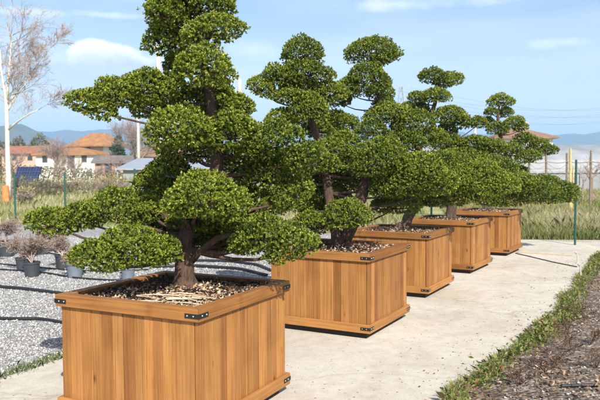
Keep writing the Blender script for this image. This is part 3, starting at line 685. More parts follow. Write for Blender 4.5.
P = np.stack([x, y, rg.random(n)*.03 + .002], 1); Dn = unit(np.stack([rg.normal(size=n), rg.normal(size=n), rg.normal(size=n)*.35], 1)); L = rg.uniform(.015, .05, n)
tag(np_mesh('dead_leaf_litter', leaf_quads(P, Dn, L, L*rg.uniform(.2, .6, n), rg), 4, M['litter'], np.repeat(rg.random(n), 4)), 'brown dead leaves and stalks littering the ground at the right', kind='stuff')

n = 520; y = 3.6 + 9*rng.random(n); x = np.array([right_x(v) for v in y]) - .02 - np.abs(rng.normal(scale=.35, size=n)); P = np.stack([x, y, np.full(n, .004)], 1)
Dn = unit(np.stack([rng.normal(size=n), rng.normal(size=n), rng.normal(size=n)*.15], 1)); L = rng.uniform(.008, .028, n)
tag(np_mesh('blown_leaves', leaf_quads(P, Dn, L, L*.5, rng), 4, M['litter'], np.repeat(rng.random(n), 4)), 'few dry leaves blown onto the concrete beside the right grass strip', kind='stuff')

# ------------------------------------------------------------------ bare branching plants
def twig_tree(base, height, seed, levels=4, spread=.5, r0=.02, kids=4, first=None, droop=0.0, tip=.0015, shrink=.62, dirs=None):
    """returns (points pairs, radii pairs) for a bare branching plant"""
    rnd = random.Random(seed); segs = []
    def grow(p, d, L, r, lv):
        n = 3; pts = [p]; cur = Vector(p); dd = Vector(d)
        for k in range(n):
            dd = (dd + Vector((rnd.gauss(0, .16), rnd.gauss(0, .16), rnd.gauss(0.03, .08) - droop*(levels-lv > levels*.5)))).normalized()
            nxt = cur + dd*L/n; ra, rb = r*(1-.28*k/n*1.2), r*(1-.28*(k+1)/n*1.2); segs.append((cur.copy(), nxt.copy(), max(ra, tip), max(rb, tip)))
            if lv > 0:
                kk = kids if k == n-1 else (kids//2 if k or lv < levels else 0)
                for q in range(kk):
                    sp = spread*rnd.uniform(.6, 1.3); ax = dd.orthogonal().normalized(); ax.rotate(Matrix.Rotation(rnd.uniform(0, 6.28), 3, dd))
                    nd_ = (dd + ax*sp).normalized(); grow(nxt, nd_, L*shrink*rnd.uniform(.7, 1.15), rb*.6, lv-1)
            cur = nxt
    for d0, f in (dirs or [(Vector((0, 0, 1)), 1.0)]):
        grow(Vector(base), Vector(d0).normalized(), height*.4*f, r0*(f**.5), levels)
    return segs
def segs_mesh(name, segs, mat, parent, org, seed, n=4, tint=(0, 1)):
    rg = np.random.default_rng(seed); A = np.array([s[0] for s in segs]); B = np.array([s[1] for s in segs]); ra = np.array([s[2] for s in segs]); rb = np.array([s[3] for s in segs])
    D = unit(B - A); S = unit(np.cross(D, np.array([.31, .52, .8]))); Tt = np.cross(D, S); V = []
    for (C, r) in ((A, ra), (B, rb)):
        for k in range(n):
            th = 2*math.pi*k/n; V.append(C + (S*math.cos(th) + Tt*math.sin(th))*r[:, None])
    V = np.stack(V, 1); m = len(segs); f = np.array([(k, (k+1) % n, n+(k+1) % n, n+k) for k in range(n)])
    FF = (f[None] + (np.arange(m)*2*n)[:, None, None]).reshape(-1, 4)
    return np_mesh(name, V.reshape(-1, 3), 4, mat, np.repeat(rg.uniform(*tint, m), 2*n), parent, origin=org, faces=FF)
def bare_tree(name, label, base, height, seed, mat_t, r0, levels=4, kids=4, spread=.55, cat='tree', group=None, droop=0, tint=(0, 1), tip=.008, leafn=0, dirs=None, shrink=.62):
    root = empty(name, base); tag(root, label, cat, group)
    s = twig_tree(base, height, seed, levels if height > 5 else 3, spread, r0, kids, droop=droop, tip=tip, dirs=dirs, shrink=shrink)
    big = [q for q in s if q[2] > r0*.45]; small = [q for q in s if q[2] <= r0*.45]
    segs_mesh('trunk', big, mat_t, root, base, seed, 8)
    segs_mesh('crown', small, M['twig'], root, base, seed, 3, tint)
    if leafn:
        rg = np.random.default_rng(seed); k = rg.integers(0, len(small), leafn); P = np.array([small[q][1] for q in k]) + rg.normal(scale=height*.012, size=(leafn, 3))
        L = rg.uniform(.5, 1.3, leafn)*height*.022; V = leaf_quads(P, unit(rg.normal(size=(leafn, 3))), L, L*.5, rg)
        np_mesh('buds', V, 4, M['olive'], np.repeat(rg.random(leafn), 4), root, origin=base)
    return root

# ------------------------------------------------------------------ nursery pots with bare shrubs, left bed
def pot(u, v, wpx, label, mat, plabel, seed, h=None, shrub=1.0, tint=(0, 1)):
    b = ground_at(u, v); s = b.y/F_PX; r = wpx*s*.5; h = h or r*1.85
    mb = MB(); n = 20; prof = [(r*.80, 0), (r*.84, .01), (r*.98, h*.86), (r*1.06, h*.87), (r*1.06, h), (r*.99, h), (r*.96, h*.9), (0, h*.9)]
    vs = []; fs = []
    for (rr, z) in prof:
        for k in range(n): vs.append((rr*math.cos(2*math.pi*k/n), rr*math.sin(2*math.pi*k/n), z - .004))
    for j in range(len(prof)-1):
        for k in range(n): fs.append((j*n+k, j*n+(k+1) % n, (j+1)*n+(k+1) % n, (j+1)*n+k))
    mb.add(vs, fs); o = empty('plant_pot', (b.x, b.y, 0)); tag(o, label, 'pot', 'plastic nursery pots on the gravel')
    body = mb.build('body', mat, o, smooth=False)
    sb = MB(); sb.tube([(0, 0, h*.88), (0, 0, h*.90)], r*.95, 18); sb.build('soil', M['soil'], o)
    if shrub:
        base = Vector((b.x, b.y, h*.88)); H = .50*shrub
        rd = random.Random(seed); dirs = [(Vector((rd.gauss(0, .35), rd.gauss(0, .35), 1)), rd.uniform(.6, 1.1)) for _ in range(6)]
        g = empty('bare_shrub', base); tag(g, plabel, 'shrub', 'leafless shrubs in the nursery pots')
        sg = twig_tree(base, H, seed, 3, .75, .010, 4, tip=.0022, dirs=dirs, shrink=.7)
        segs_mesh('stems', [q for q in sg if q[2] > .0045], M['twig'], g, base, seed, 6, (.4, 1)); segs_mesh('twigs', [q for q in sg if q[2] <= .0045], M['twig'], g, base, seed, 3, tint)
        rg = np.random.default_rng(seed); sm = [q for q in sg if q[2] <= .0045]; m = 420; kk = rg.integers(0, len(sm), m)
        P = np.array([sm[q][1] for q in kk]) + rg.normal(scale=.02, size=(m, 3)); L = rg.uniform(.015, .035, m)
        np_mesh('dry_leaves', leaf_quads(P, unit(rg.normal(size=(m, 3))), L, L*.45, rg), 4, M['litter'], np.repeat(rg.uniform(.35, 1, m), 4), g, origin=base)
POTS = [(32, 276, 16, 'dark round plastic pot closest to the left picture edge of the front pots', 'pot', 'bare pinkish shrub in the front left dark pot', 1.0),
        (23, 270, 14, 'dark pot half hidden behind the front left pot', 'pot', 'bare shrub just behind the front left shrub', .9),
        (6, 256, 17, 'dark pot cut by the left picture edge', 'pot', 'bushy bare shrub at the left picture edge', 1.15),
        (75, 277, 16, 'faded grey blue pot under the lowest left foliage of the closest tree', 'pot_blue', 'bare shrub in the faded pot beneath the lowest foliage', .55),
        (63, 268, 15, 'dark pot just left of and behind the faded grey blue pot', 'pot', 'bare shrub left of the faded pot', .75),
        (42, 254, 13, 'dark pot in the second row, right of the left edge pots', 'pot', 'bare shrub in the second pot row', .8),
        (60, 252, 12, 'dark pot in the second row behind the drip hoses', 'pot', 'bare shrub in the second pot row nearest the tree foliage', .6),
        (128, 280, 14, 'faded pot on the gravel behind the lowest left foliage', 'pot_blue', 'bare shrub behind the lowest left foliage', .5),
        (96, 262, 12, 'pot hidden between the two left foliage arms', 'pot_blue', 'bare shrub between the two left foliage arms', .5),
        (-12, 262, 15, 'dark pot just outside the left picture edge', 'pot', 'bare shrub reaching in from the left picture edge', 1.0)]
for j, p in enumerate(POTS): pot(p[0], p[1], p[2], p[3], M[p[4]], p[5], 40+j, shrub=p[6])

# ------------------------------------------------------------------ irrigation hoses
def hose(px, r, label, name='irrigation_hose', z=None, mat='hose'):
    g = [ground_at(u, v) for u, v in px]; pts = []
    for j in range(len(g)-1):
        for q in range(6): t = q/6; pts.append(g[j].lerp(g[j+1], t))
    pts.append(g[-1]); rr = random.Random(len(px)); sm = []
    for j, p in enumerate(pts):
        a, b = pts[max(j-1, 0)], pts[min(j+1, len(pts)-1)]; q = (a + p*2 + b)/4; sm.append(Vector((q.x, q.y, r + .001 + (z or 0))))
    mb = MB(); mb.tube(sm, r, 8); o = mb.build(name, M[mat], smooth=True); tag(o, label, 'hose', 'black irrigation hoses on the ground'); return o
hose([(-30, 286), (0, 288), (25, 290), (60, 294.5), (100, 300)], .020, 'black hose running left from the back corner of the closest planter')
hose([(-30, 263), (0, 264.5), (40, 268), (72, 271), (110, 272), (150, 270)], .011, 'thin black hose passing just behind the front row of pots')
hose([(-30, 269), (0, 270), (40, 272.5), (75, 278.5), (110, 281), (160, 279)], .012, 'black hose curving right in front of the faded pot')
hose([(-30, 319), (8, 320), (40, 320), (70, 325)], .016, 'black hose nearest the camera on the left gravel')
hose([(-30, 243), (0, 245), (40, 252), (75, 258), (140, 262)], .011, 'thin black hose between the second row of pots')
hose([(150, 262), (195, 261.5), (230, 262), (258, 266), (272, 272)], .022, 'black hose arching across the gravel behind the closest planter')
hose([(150, 268), (195, 267), (240, 270), (268, 277)], .024, 'thicker black hose below the arching one behind the closest planter')
hose([(300, 228), (345, 229), (400, 227)], .02, 'black hose on the gravel behind the second planter')
hose([(515, 253.5), (530, 257), (555, 263), (578, 267.5)], .008, 'thin black hose crossing the concrete from the farthest planter')
hose([(516, 252.5), (540, 253.8), (560, 255.3), (573, 256)], .005, 'thin pale cord on the concrete beside the farthest planter', 'cord', mat='yellow_wood')
hose([(560, 388), (580, 387), (612, 387)], .012, 'black hose end at the lower right corner')
# valve stakes of the drip line at the right edge
def stake(u, v, h, label, mat='pole', r=.012):
    b = ground_at(u, v); e = empty('stake', (b.x, b.y, 0)); tag(e, label, 'stake')
    mb = MB(); mb.tube([(0, 0, -.01), (.01, 0, h*.5), (0.0, .01, h)], [r, r*.9, r*.8], 8); mb.build('rod', M[mat], e)
    mb = MB(); mb.tube([(0, .01, h), (-.02, .03, h+.02)], [r*1.6, r*1.3], 8); mb.build('cap', M[mat], e)
stake(580, 281, .22, 'short pale stake standing at the edge of the concrete where the thin hose ends')
stake(577, 263, .16, 'small pale stake beyond the end of the thin hose')
# dead stalky weeds, dark and tangled, in the right verge
for k, (u, v, hh, lb) in enumerate([(556, 364, .20, 'dark dead stalky weed standing nearest in the right litter'), (572, 350, .20, 'dark dead weed just behind the nearest one at the right'),
        (545, 372, .15, 'low dark tangle of stalks at the inner side of the right litter'), (590, 345, .16, 'dead weed at the right picture edge, second farthest'), (583, 318, .18, 'farthest dead weed near the right picture edge'),
        (520, 384, .13, 'low reddish brown stalks by the bottom of the right grass strip'), (596, 368, .15, 'dead weed at the right edge above the hose end'), (568, 334, .16, 'dead weed by the grass strip, halfway along it')]):
    b = ground_at(u, v); rd = random.Random(900+k); g = empty('dead_weed', b); tag(g, lb, 'weed', 'dead weeds in the right litter')
    sg = twig_tree(b, hh*1.7, 900+k, 2, .8, .005, 3, tip=.0018, dirs=[(Vector((rd.gauss(0, .6), rd.gauss(0, .6), .8)), rd.uniform(.6, 1.1)) for _ in range(5)], shrink=.75)
    segs_mesh('stalks', sg, M['litter'], g, b, k, 3, (0, .45))
# ------------------------------------------------------------------ wire fence
def fence():
    pts = [(-13.5, 21.9)] + [(-13.5 + 1.0*k, 21.9 - 0.0*k) for k in range(0)]
    A = ground_at(15.5, 221.5); B = ground_at(65.5, 219.5)
    root = empty('wire_fence', (A.x, A.y, 0)); tag(root, 'green wire mesh fence with thin posts between the nursery and the meadow', 'fence')
    st = Vector((B.x - A.x, B.y - A.y, 0)); C = ground_at(575, 245)
    posts = [A - st, A, B]; span = C - B; n = 5
    posts += [B + span*(k/n) for k in range(1, n+1)]
    posts += [C + Vector((2.1, -.1, 0)), C + Vector((4.2, -.2, 0))]
    heights = [1.55]*3 + [1.65]*4 + [1.78]*3
    for p, h in zip(posts, heights):
        mb = MB(); q = Vector((p.x, p.y, 0)); mb.tube([q - Vector((0, 0, .02)), q + Vector((0, 0, h))], .024 if p.x > 0 else .034, 8)
        mb.build('post', M['green_post'], root, world=True)
    mb = MB()
    for a, b, h in zip(posts[:-1], posts[1:], heights):
        for z in (.08, .55, 1.0, h - .06):
            mb.tube([Vector((a.x, a.y, z)), Vector((b.x, b.y, z))], .0028, 3, cap=False)
        L = (b - a).length; m = int(L/.16)
        for k in range(1, m):
            q = a.lerp(b, k/m); mb.tube([Vector((q.x, q.y, .05)), Vector((q.x, q.y, h - .06))], .0013, 3, cap=False)
    mb.build('mesh_wire', M['wire'], root, world=True)
fence()

# ------------------------------------------------------------------ background buildings
def bh(v, Y): return at(300, v, Y).z
def quad(mb, pts, tint=.5, gc=None): mb.add(pts, [tuple(range(len(pts)))], tint, gc)
def windows(root, specs, mat='glass'):
    for (c, u, w, h) in specs:     # centre, horizontal dir, width, height
        c = Vector(c); u = Vector(u).normalized(); n = Vector((u.y, -u.x, 0))
        mb = MB(); mb.board(c - u*w/2 - Vector((0, 0, h/2)) + n*.02, u, (0, 0, 1), -n, w, h, .05, .005); f = mb.build('window', M['shutter'], root, world=True)
        mb = MB(); mb.board(c - u*w*.38 - Vector((0, 0, h*.42)) + n*.035, u, (0, 0, 1), -n, w*.76, h*.84, .03, .003); g = mb.build('pane', M[mat], None); 
        inv = Matrix.LocRotScale(root.location, root.rotation_euler, None).inverted(); g.data.transform(inv); g.parent = f
def house(name, label, corner, ux, wx, wy, z_eave, z_ridge, mats, hip=0.0, over=.5, wins=(), chimney=None, side_mat=None, cat='house', group=None):
    """corner = near-left ground corner; ux = unit dir of front wall; wy goes back"""
    c = Vector((*corner, -.01)); ux = Vector((*ux, 0)).normalized(); uy = Vector((-ux.y, ux.x, 0)); up = Vector((0, 0, 1))
    root = empty(name, c); tag(root, label, cat, group)
    P = lambda a, b, z: c + ux*a + uy*b + up*z
    def wall(pts, m): mb = MB(); quad(mb, pts); mb.build('wall', M[m], root, world=True)
    wm, rm = mats; sm = side_mat or wm; zr = z_ridge
    wall([P(0, 0, 0), P(wx, 0, 0), P(wx, 0, z_eave), P(0, 0, z_eave)], wm)
    g = [P(wx, 0, 0), P(wx, wy, 0), P(wx, wy, z_eave)] + ([P(wx, wy/2, zr-.1)] if not hip else []) + [P(wx, 0, z_eave)]; wall(g, sm)
    wall([P(wx, wy, 0), P(0, wy, 0), P(0, wy, z_eave), P(wx, wy, z_eave)], wm)
    g = [P(0, wy, 0), P(0, 0, 0), P(0, 0, z_eave)] + ([P(0, wy/2, zr-.1)] if not hip else []) + [P(0, wy, z_eave)]; wall(g, sm)
    mb = MB(); o = over; th = .22; sl = (z_ridge - z_eave)/(wy/2); ze = z_eave - sl*o
    def slab(pts):
        q = [Vector(p) for p in pts]; dn = Vector((0, 0, -th)); n = len(q)
        vs = q + [p + dn for p in q]; gc = []
        for p in vs: d = p - c; gc.append((d.dot(ux)*2.0, d.dot(uy), d.z))
        mb.add(vs, [tuple(range(n)), tuple(range(2*n-1, n-1, -1))] + [(k, n+k, n+(k+1) % n, (k+1) % n) for k in range(n)], .5, gc)
    if hip:
        slab([P(-o, -o, ze+th), P(wx+o, -o, ze+th), P(wx-hip, wy/2, zr+th), P(hip, wy/2, zr+th)])
        slab([P(wx+o, wy+o, ze+th), P(-o, wy+o, ze+th), P(hip, wy/2, zr+th), P(wx-hip, wy/2, zr+th)])
        slab([P(wx+o, -o, ze+th), P(wx+o, wy+o, ze+th), P(wx-hip, wy/2, zr+th)])
        slab([P(-o, wy+o, ze+th), P(-o, -o, ze+th), P(hip, wy/2, zr+th)])
    else:
        slab([P(-o, -o, ze+th), P(wx+o, -o, ze+th), P(wx+o, wy/2, zr+th), P(-o, wy/2, zr+th)])
        slab([P(wx+o, wy+o, ze+th), P(-o, wy+o, ze+th), P(-o, wy/2, zr+th), P(wx+o, wy/2, zr+th)])
    rf = mb.build('roof', M[rm], root, world=True)
    if chimney:
        a, b, hh = chimney; mb = MB(); q = P(a, b, z_ridge - .6); mb.box((q.x-.35, q.y-.3, q.z), (q.x+.35, q.y+.3, q.z+hh)); mb.box((q.x-.45, q.y-.4, q.z+hh), (q.x+.45, q.y+.4, q.z+hh+.15))
        ch = mb.build('chimney', M['pink'], None); ch.data.transform(Matrix.Translation(-c)); ch.parent = rf
    bpy.context.view_layer.update()
    for (side, a, z, w, h) in wins:
        if side == 'f': windows(root, [(P(a, -.01, z), ux, w, h)])
        else: windows(root, [(P(wx+.01, a, z), uy, w, h)])
    return root
# pink and white two storey house with ochre hipped roof
Y = 120; s = Y/F_PX
x0 = at(71, 170, Y).x; x1 = at(101, 170, Y-2.5).x
ang = Vector((.957, -.29)).normalized(); L1 = (x1-x0)/.957
house('country_house', 'two storey house with a pink front, white side and ochre hipped roof', (x0, Y+1), ang, L1*1.0, 6.6, bh(142.6, Y-1), bh(133.2, Y+3), ('pink', 'roof_orange'), hip=1.7, over=.9,
      wins=[('f', 1.6, bh(147, Y), .7, 1.1), ('f', 3.4, bh(146.5, Y), .7, 1.1), ('s', 2.2, bh(145.8, Y), .8, 1.2), ('s', 5.0, bh(145.8, Y), .8, 1.2)], side_mat='plaster')
# long low white farmhouse
Y = 98
house('farmhouse', 'long low white farmhouse with a worn orange and brown tiled roof', (at(36, 170, Y).x, Y), (1, -.10), at(97, 170, Y).x - at(36, 170, Y).x, 8, bh(153.4, Y), bh(147.6, Y+4), ('plaster', 'roof_orange'), hip=3.9, over=.5,
      wins=[('f', 1.4, bh(158, Y), .8, 1.0), ('f', 3.3, bh(158, Y), .8, 1.0), ('f', 5.4, bh(161, Y), 1.1, 1.9), ('f', 7.4, bh(158, Y), .8, 1.0)])
Y = 104
house('farmhouse', 'low farm wing with a reddish brown roof left of the white farmhouse', (at(2, 170, Y).x, Y), (1, -.04), at(58, 170, Y).x - at(2, 170, Y).x, 7, bh(151.5, Y), bh(145.8, Y+3), ('pink', 'roof_red'), over=.5,
      wins=[('f', 2.0, bh(156, Y), .8, 1.0), ('f', 4.5, bh(156, Y), .8, 1.0), ('f', 7.0, bh(156, Y), .8, 1.0)])
# brick barn, gable facing left, grey-brown roof running right
Y = 80
xa = at(89, 170, Y).x; xb = at(112, 170, Y).x; xc = at(128, 170, Y).x
c = Vector((xb, Y)); dirx = Vector((xc - xb + .6, 5.0)).normalized()
house('barn', 'low brick barn with a shallow grey roof in front of the two storey house', (xa+.4, Y+1.0), (1, .12), at(128, 170, Y).x - xa, 5.5, bh(161.5, Y), bh(156.0, Y+2.7), ('brick', 'roof_grey'), over=.4,
      wins=[('f', 1.6, bh(166, Y), .9, 1.5), ('f', 3.4, bh(166, Y), .6, .8)])
# brown roofs seen behind the shed
Y = 90
house('farmhouse', 'farmhouse with a flat brown roof behind the pale metal shed', (at(141, 170, Y).x, Y), (1, .02), at(215, 170, Y).x - at(141, 170, Y).x, 9, bh(155, Y), bh(147.5, Y+4.5), ('pink', 'roof_brown'), over=.6,
      wins=[('f', 2.4, bh(160, Y), .8, 1.0), ('f', 6, bh(160, Y), .8, 1.0)])
# right: white house with brown roof above the greenhouse
Y = 95
house('country_house', 'white house with a brown hipped roof rising behind the long greenhouse', (at(498, 170, Y).x, Y), (1, -.05), at(551.5, 170, Y).x - at(498, 170, Y).x, 9, bh(138.2, Y), bh(130.2, Y+4.5), ('plaster', 'roof_brown'), hip=3.4, over=.7,
      wins=[('f', 3.0, bh(143, Y), .8, 1.2), ('f', 5.4, bh(143, Y), .8, 1.2)], chimney=(4.7, 3.5, 1.4))
# pale metal shed on the left
def shed():
    Y = 42; root = empty('metal_shed', (at(117, 170, Y).x, Y, 0)); tag(root, 'open pale metal shed with a sloping sheet roof behind the closest tree', 'shed')
    xl, xr = at(117, 170, Y).x, at(212, 170, Y).x; zl = bh(168, Y); zr = bh(157.3, Y+6)
    xm = at(138, 170, Y+6).x
    mb = MB(); mb.add([(xl-.1, Y-.2, zl), (xr, Y-.2, zl), (xr, Y+6, zr), (xm, Y+6, zr), (xl-.1, Y-.2, zl-.06), (xr, Y-.2, zl-.06), (xr, Y+6, zr-.06), (xm, Y+6, zr-.06)],
           [(0,1,2,3), (7,6,5,4), (0,4,5,1), (1,5,6,2), (2,6,7,3), (3,7,4,0)]); mb.build('roof', M['sheet'], root, world=True)
    mb = MB(); mb.add([(xl+.35, Y+.1, 0), (xl+2.6, Y+.1, 0), (xl+2.6, Y+.1, zl-.08), (xl+.35, Y+.1, zl-.08)], [(0,1,2,3)]); mb.build('wall', M['film'], root, world=True); mb = MB(); mb.add([(xm, Y+5.9, 0), (xr, Y+5.9, 0), (xr, Y+5.9, zr-.1), (xm, Y+5.9, zr-.1)], [(0,1,2,3)]); mb.build('wall', M['film'], root, world=True)
    for x in (xl, xl+2.7, xr-.3):
        mb = MB(); mb.box((x, Y-.05, 0), (x+.09, Y+.05, zl-.06)); mb.build('post', M['galv'], root, world=True)
shed()
# greenhouse: three long white film tunnels
def greenhouse():
    root = empty('greenhouse', (14, 46, 0)); tag(root, 'long white film greenhouse stretching across the right background', 'greenhouse')
    for k in range(3):
        Y = 46 + k*7.5; r = 3.6; zb = 1.3; top = bh(146.2 if k == 0 else 147.0, Y+3.6)
        mb = MB(); n = 14; vs = []
        for x in (at(535, 170, 46).x - 9, 60):
            for j in range(n+1): th = math.pi*j/n; vs.append((x, Y + r - r*math.cos(th), zb + (top - zb)*math.sin(th)))
        mb.add(vs, [(j, n+1+j, n+2+j, j+1) for j in range(n)] + [tuple(range(n, -1, -1)), tuple(range(n+1, 2*n+2))]); mb.build('tunnel', M['film'], root, smooth=False, world=True)
        mb = MB(); x0_ = at(535, 170, 46).x - 9
        mb.box((x0_, Y+.02, 0), (60, Y+.08, zb)); mb.build('side_wall', M['film'], root, world=True)
    for j in range(14):
        x = at(535, 170, 46).x - 8.9 + j*3.0; mb = MB(); mb.box((x, 45.93, 0), (x+.10, 46.01, 1.32)); mb.build('side_post', M['galv'], root, world=True)
    mb = MB(); mb.box((at(535, 170, 46).x - 9, 45.92, 1.28), (60, 46.0, 1.40)); mb.build('gutter', M['galv'], root, world=True)
greenhouse()
# vineyard/orchard trellis in front of the greenhouse
def trellis():
    Y = 27; root = empty('trellis', (at(540, 170, Y).x, Y, 0)); tag(root, 'row of weathered trellis posts with sagging wires before the greenhouse', 'trellis')
    pos = [(497, 160), (508, 158), (529, 157), (547, 153.5), (567.5, 153), (591, 150.5), (612, 150)]
    tops = []
    for u, v in pos:
        p = at(u, v, Y); mb = MB(); mb.tube([(p.x, Y, 0), (p.x + random.Random(u).uniform(-.04, .04), Y, p.z)], [.055, .042], 7); mb.build('post', M['old_wood'], root, world=True); tops.append(p)
    mb = MB()
    for (h, sag, r) in ((bh(163, Y), .05, .022), (bh(164.5, Y), .22, .009), (bh(168.5, Y), .3, .008), (bh(173, Y), .25, .008), (bh(179, Y), .2, .007)):
        for a, b in zip(tops[:-1], tops[1:]):
            pts = [Vector((a.x + (b.x-a.x)*t/6, Y-.06, h - sag*math.sin(math.pi*t/6))) for t in range(7)]; mb.tube(pts, r, 4, cap=False)
    mb.build('wires', M['old_wood'], root, world=True)
    p = at(571, 148.5, 24); q = empty('stake', (p.x, 24, 0)); tag(q, 'tall pale yellow wooden stake between the trellis posts', 'stake'); mb = MB(); mb.tube([(0, 0, 0), (-.02, 0, p.z)], [.055, .045], 7); mb.build('rod', M['yellow_wood'], q)
    mb = MB(); mb.tube([(0.06, 0, 0), (.10, 0, p.z*.72)], [.03, .025], 6); mb.build('side_rod', M['yellow_wood'], q)
trellis()
# utility poles
def upole(u, vtop, Y, label, r=.13, arms=True):
    p = at(u, vtop, Y); e = empty('utility_pole', (p.x, Y, 0)); tag(e, label, 'utility pole', 'concrete utility poles in the background')
    mb = MB(); mb.tube([(0, 0, 0), (0, 0, p.z)], [r*1.25, r*.85], 12); mb.build('shaft', M['pole'], e, smooth=True)
    if arms:
        mb = MB(); mb.box((-.7, -.05, p.z-.35), (.7, .05, p.z-.25)); mb.build('crossarm', M['galv'], e)
        for dx in (-.6, 0.25, .6):
            mb = MB(); mb.tube([(dx, 0, p.z-.25), (dx, 0, p.z-.12)], [.04, .03], 8); mb.build('insulator', M['plaster'], e)
upole(138, 117, 62, 'slim pale utility pole standing right of the conifer', .14, False)
upole(158, 45, 30, 'tall utility pole rising behind the long left arm of the closest tree', .12, False)
upole(239.5, 79, 34, 'utility pole whose top shows right of the closest tree trunk', .11, False)
upole(475, 128, 60, 'short distant white pole between the two farthest tree heads', .13, False)
# lattice pylon far away
def pylon():
    Y = 260; s = Y/F_PX; b = at(401, 178, Y); top = at(401, 86, Y).z; e = empty('lattice_pylon', (b.x, Y, 0)); tag(e, 'faint distant lattice power pylon between the tree tops', 'pylon')
    mb = MB(); hw = lambda z: 3.2*(1 - z/top) + .5
    lv = [top*k/9 for k in range(10)]
    for a, c in zip(lv[:-1], lv[1:]):
        A = [(sx*hw(a), sy*hw(a), a) for sx, sy in ((-1,-1),(1,-1),(1,1),(-1,1))]; B = [(sx*hw(c), sy*hw(c), c) for sx, sy in ((-1,-1),(1,-1),(1,1),(-1,1))]
        for k in range(4):
            mb.tube([A[k], B[k]], .09, 4, cap=False); mb.tube([A[k], B[(k+1) % 4]], .05, 3, cap=False); mb.tube([A[(k+1) % 4], B[k]], .05, 3, cap=False)
    mb.build('tower', M['galv'], e)
    for k, z in enumerate((top-1, top-4, top-7)):
        mb = MB(); mb.tube([(-5.2, 0, z), (0, 0, z+.8), (5.2, 0, z)], .12, 4); mb.tube([(-5.2, 0, z), (5.2, 0, z)], .08, 4); mb.build('crossarm', M['galv'], e)
    mb = MB()
    for z in (top-1, top-4, top-7):
        for sx in (-5.2, 5.2):
            mb.tube([(sx + 130*t/8, 40*t/8, z - 7*math.sin(math.pi*t/8)) for t in range(9)], .04, 3, cap=False)
    mb.build('power_lines', M['galv'], e)
pylon()
# solar panel
def solar():
    Y = 50; a, b = at(13, 182, Y), at(38, 182, Y); e = empty('solar_panel', (a.x, Y, 0)); tag(e, 'dark blue tilted solar panel on a low stand beside the birch trunk', 'solar panel')
    t = at(20, 167, Y+.9).z; wx = b.x - a.x; z0 = a.z
    d = Vector((0, .95, t - z0)).normalized(); L = math.hypot(.95, t-z0); n = Vector((0, -d.z, d.y))
    for k in range(3):
        mb = MB(); o = Vector((wx*k/3 + .015, 0, z0)); mb.board(o, (1, 0, 0), d, n, wx/3 - .03, L, .035, .004); mb.build('cell_panel', M['solar'], e)
        mb = MB()
        for q in range(1, 3): mb.board(o + d*(L*q/3) + n*.036, (1, 0, 0), d, n, wx/3-.03, .008, .003, .0005)
        for q in range(1, 3): mb.board(o + Vector(((wx/3-.03)*q/3, 0, 0)) + n*.036, d, (1, 0, 0), -n, L, .006, -.003, .0005)
        mb.build('grid_bars', M['galv'], e)
    for x in (.15, wx-.15):
        mb = MB(); mb.tube([(x, 0, 0), (x, 0, z0)], .03, 6); mb.build('leg', M['galv'], e)
        mb = MB(); mb.tube([(x, .95, 0), (x, .95, t)], .03, 6); mb.build('leg', M['galv'], e)
solar()

# ------------------------------------------------------------------ background vegetation
def birch():
    Y = 35; b = at(8.5, 202, Y); b.z = 0; root = empty('birch_tree', b); tag(root, 'tall bare birch with a white trunk at the left picture edge', 'tree')
    path = [b, at(8.5, 180, Y), at(7.5, 150, Y), at(7, 120, Y), at(6, 98, Y), at(4, 86, Y), at(1, 70, Y), at(0, 50, Y)]
    mb = MB(); mb.tube([p - b for p in path], [.16, .14, .125, .115, .10, .07, .05, .02], 10, rough=.04); mb.build('trunk', M['birch'], root, smooth=True)
    lead = [at(7, 100, Y), at(8, 82, Y), at(10, 62, Y), at(11, 45, Y), at(12, 34, Y)]
    mb = MB(); mb.tube([p - b for p in lead], [.085, .065, .045, .03, .012], 8); mb.build('branch', M['birch'], root, smooth=True)
    segs = []; limbs = []
    rd = random.Random(5)
    starts = []
    for arr in (path[3:], lead):
        for j in range(len(arr)-1):
            for q in range(4): starts.append(arr[j].lerp(arr[j+1], rd.random()))
    for p in starts:
        sx = rd.choice((-1, 1, 1)); d = Vector((sx*rd.uniform(.35, 1.0), rd.uniform(-.8, .8), rd.uniform(.35, .95)))
        segs += twig_tree(p, rd.uniform(2.2, 4.6), rd.randint(0, 9999), 3, .6, .028, 3, droop=.06, tip=.005, dirs=[(d, 1.0)], shrink=.62)
    for p, e in ((at(7, 112, Y), at(30, 80, Y)), (at(8, 130, Y), at(38, 110, Y-1)), (at(7, 105, Y), at(42, 58, Y))):
        limbs.append(curve_pts(p, e, rd, 6, -.05)); segs += twig_tree(e, 2.6, rd.randint(0, 9999), 3, .6, .02, 4, tip=.006, dirs=[((e-p), 1.0)])
        for q in range(5): m = p.lerp(e, .3 + .14*q); segs += twig_tree(m, 2.0, rd.randint(0, 9999), 2, .6, .014, 4, tip=.006, dirs=[(Vector((rd.gauss(.3, .5), rd.gauss(0, .5), 1)), 1.0)])
    for l in limbs: mb = MB(); mb.tube([p - b for p in l], [.06, .05, .04, .035, .028, .02], 7); mb.build('branch', M['birch'], root, smooth=True)
    segs_mesh('twigs', segs, M['twig'], root, b, 3, 3, (.45, 1))
    g = empty('tree_guard', (b.x + .1, b.y - .5, 0)); tag(g, 'orange plastic guard at the foot of the birch trunk', 'tree guard')
    mb = MB(); mb.tube([(0, 0, 0), (-.03, 0, bh(184, Y-.5))], [.20, .16], 10); mb.build('sleeve', M['orange'], g)
birch()
Bt = lambda u, Y: Vector((at(u, 170, Y).x, Y, 0))
bg = 'bare trees in the background'
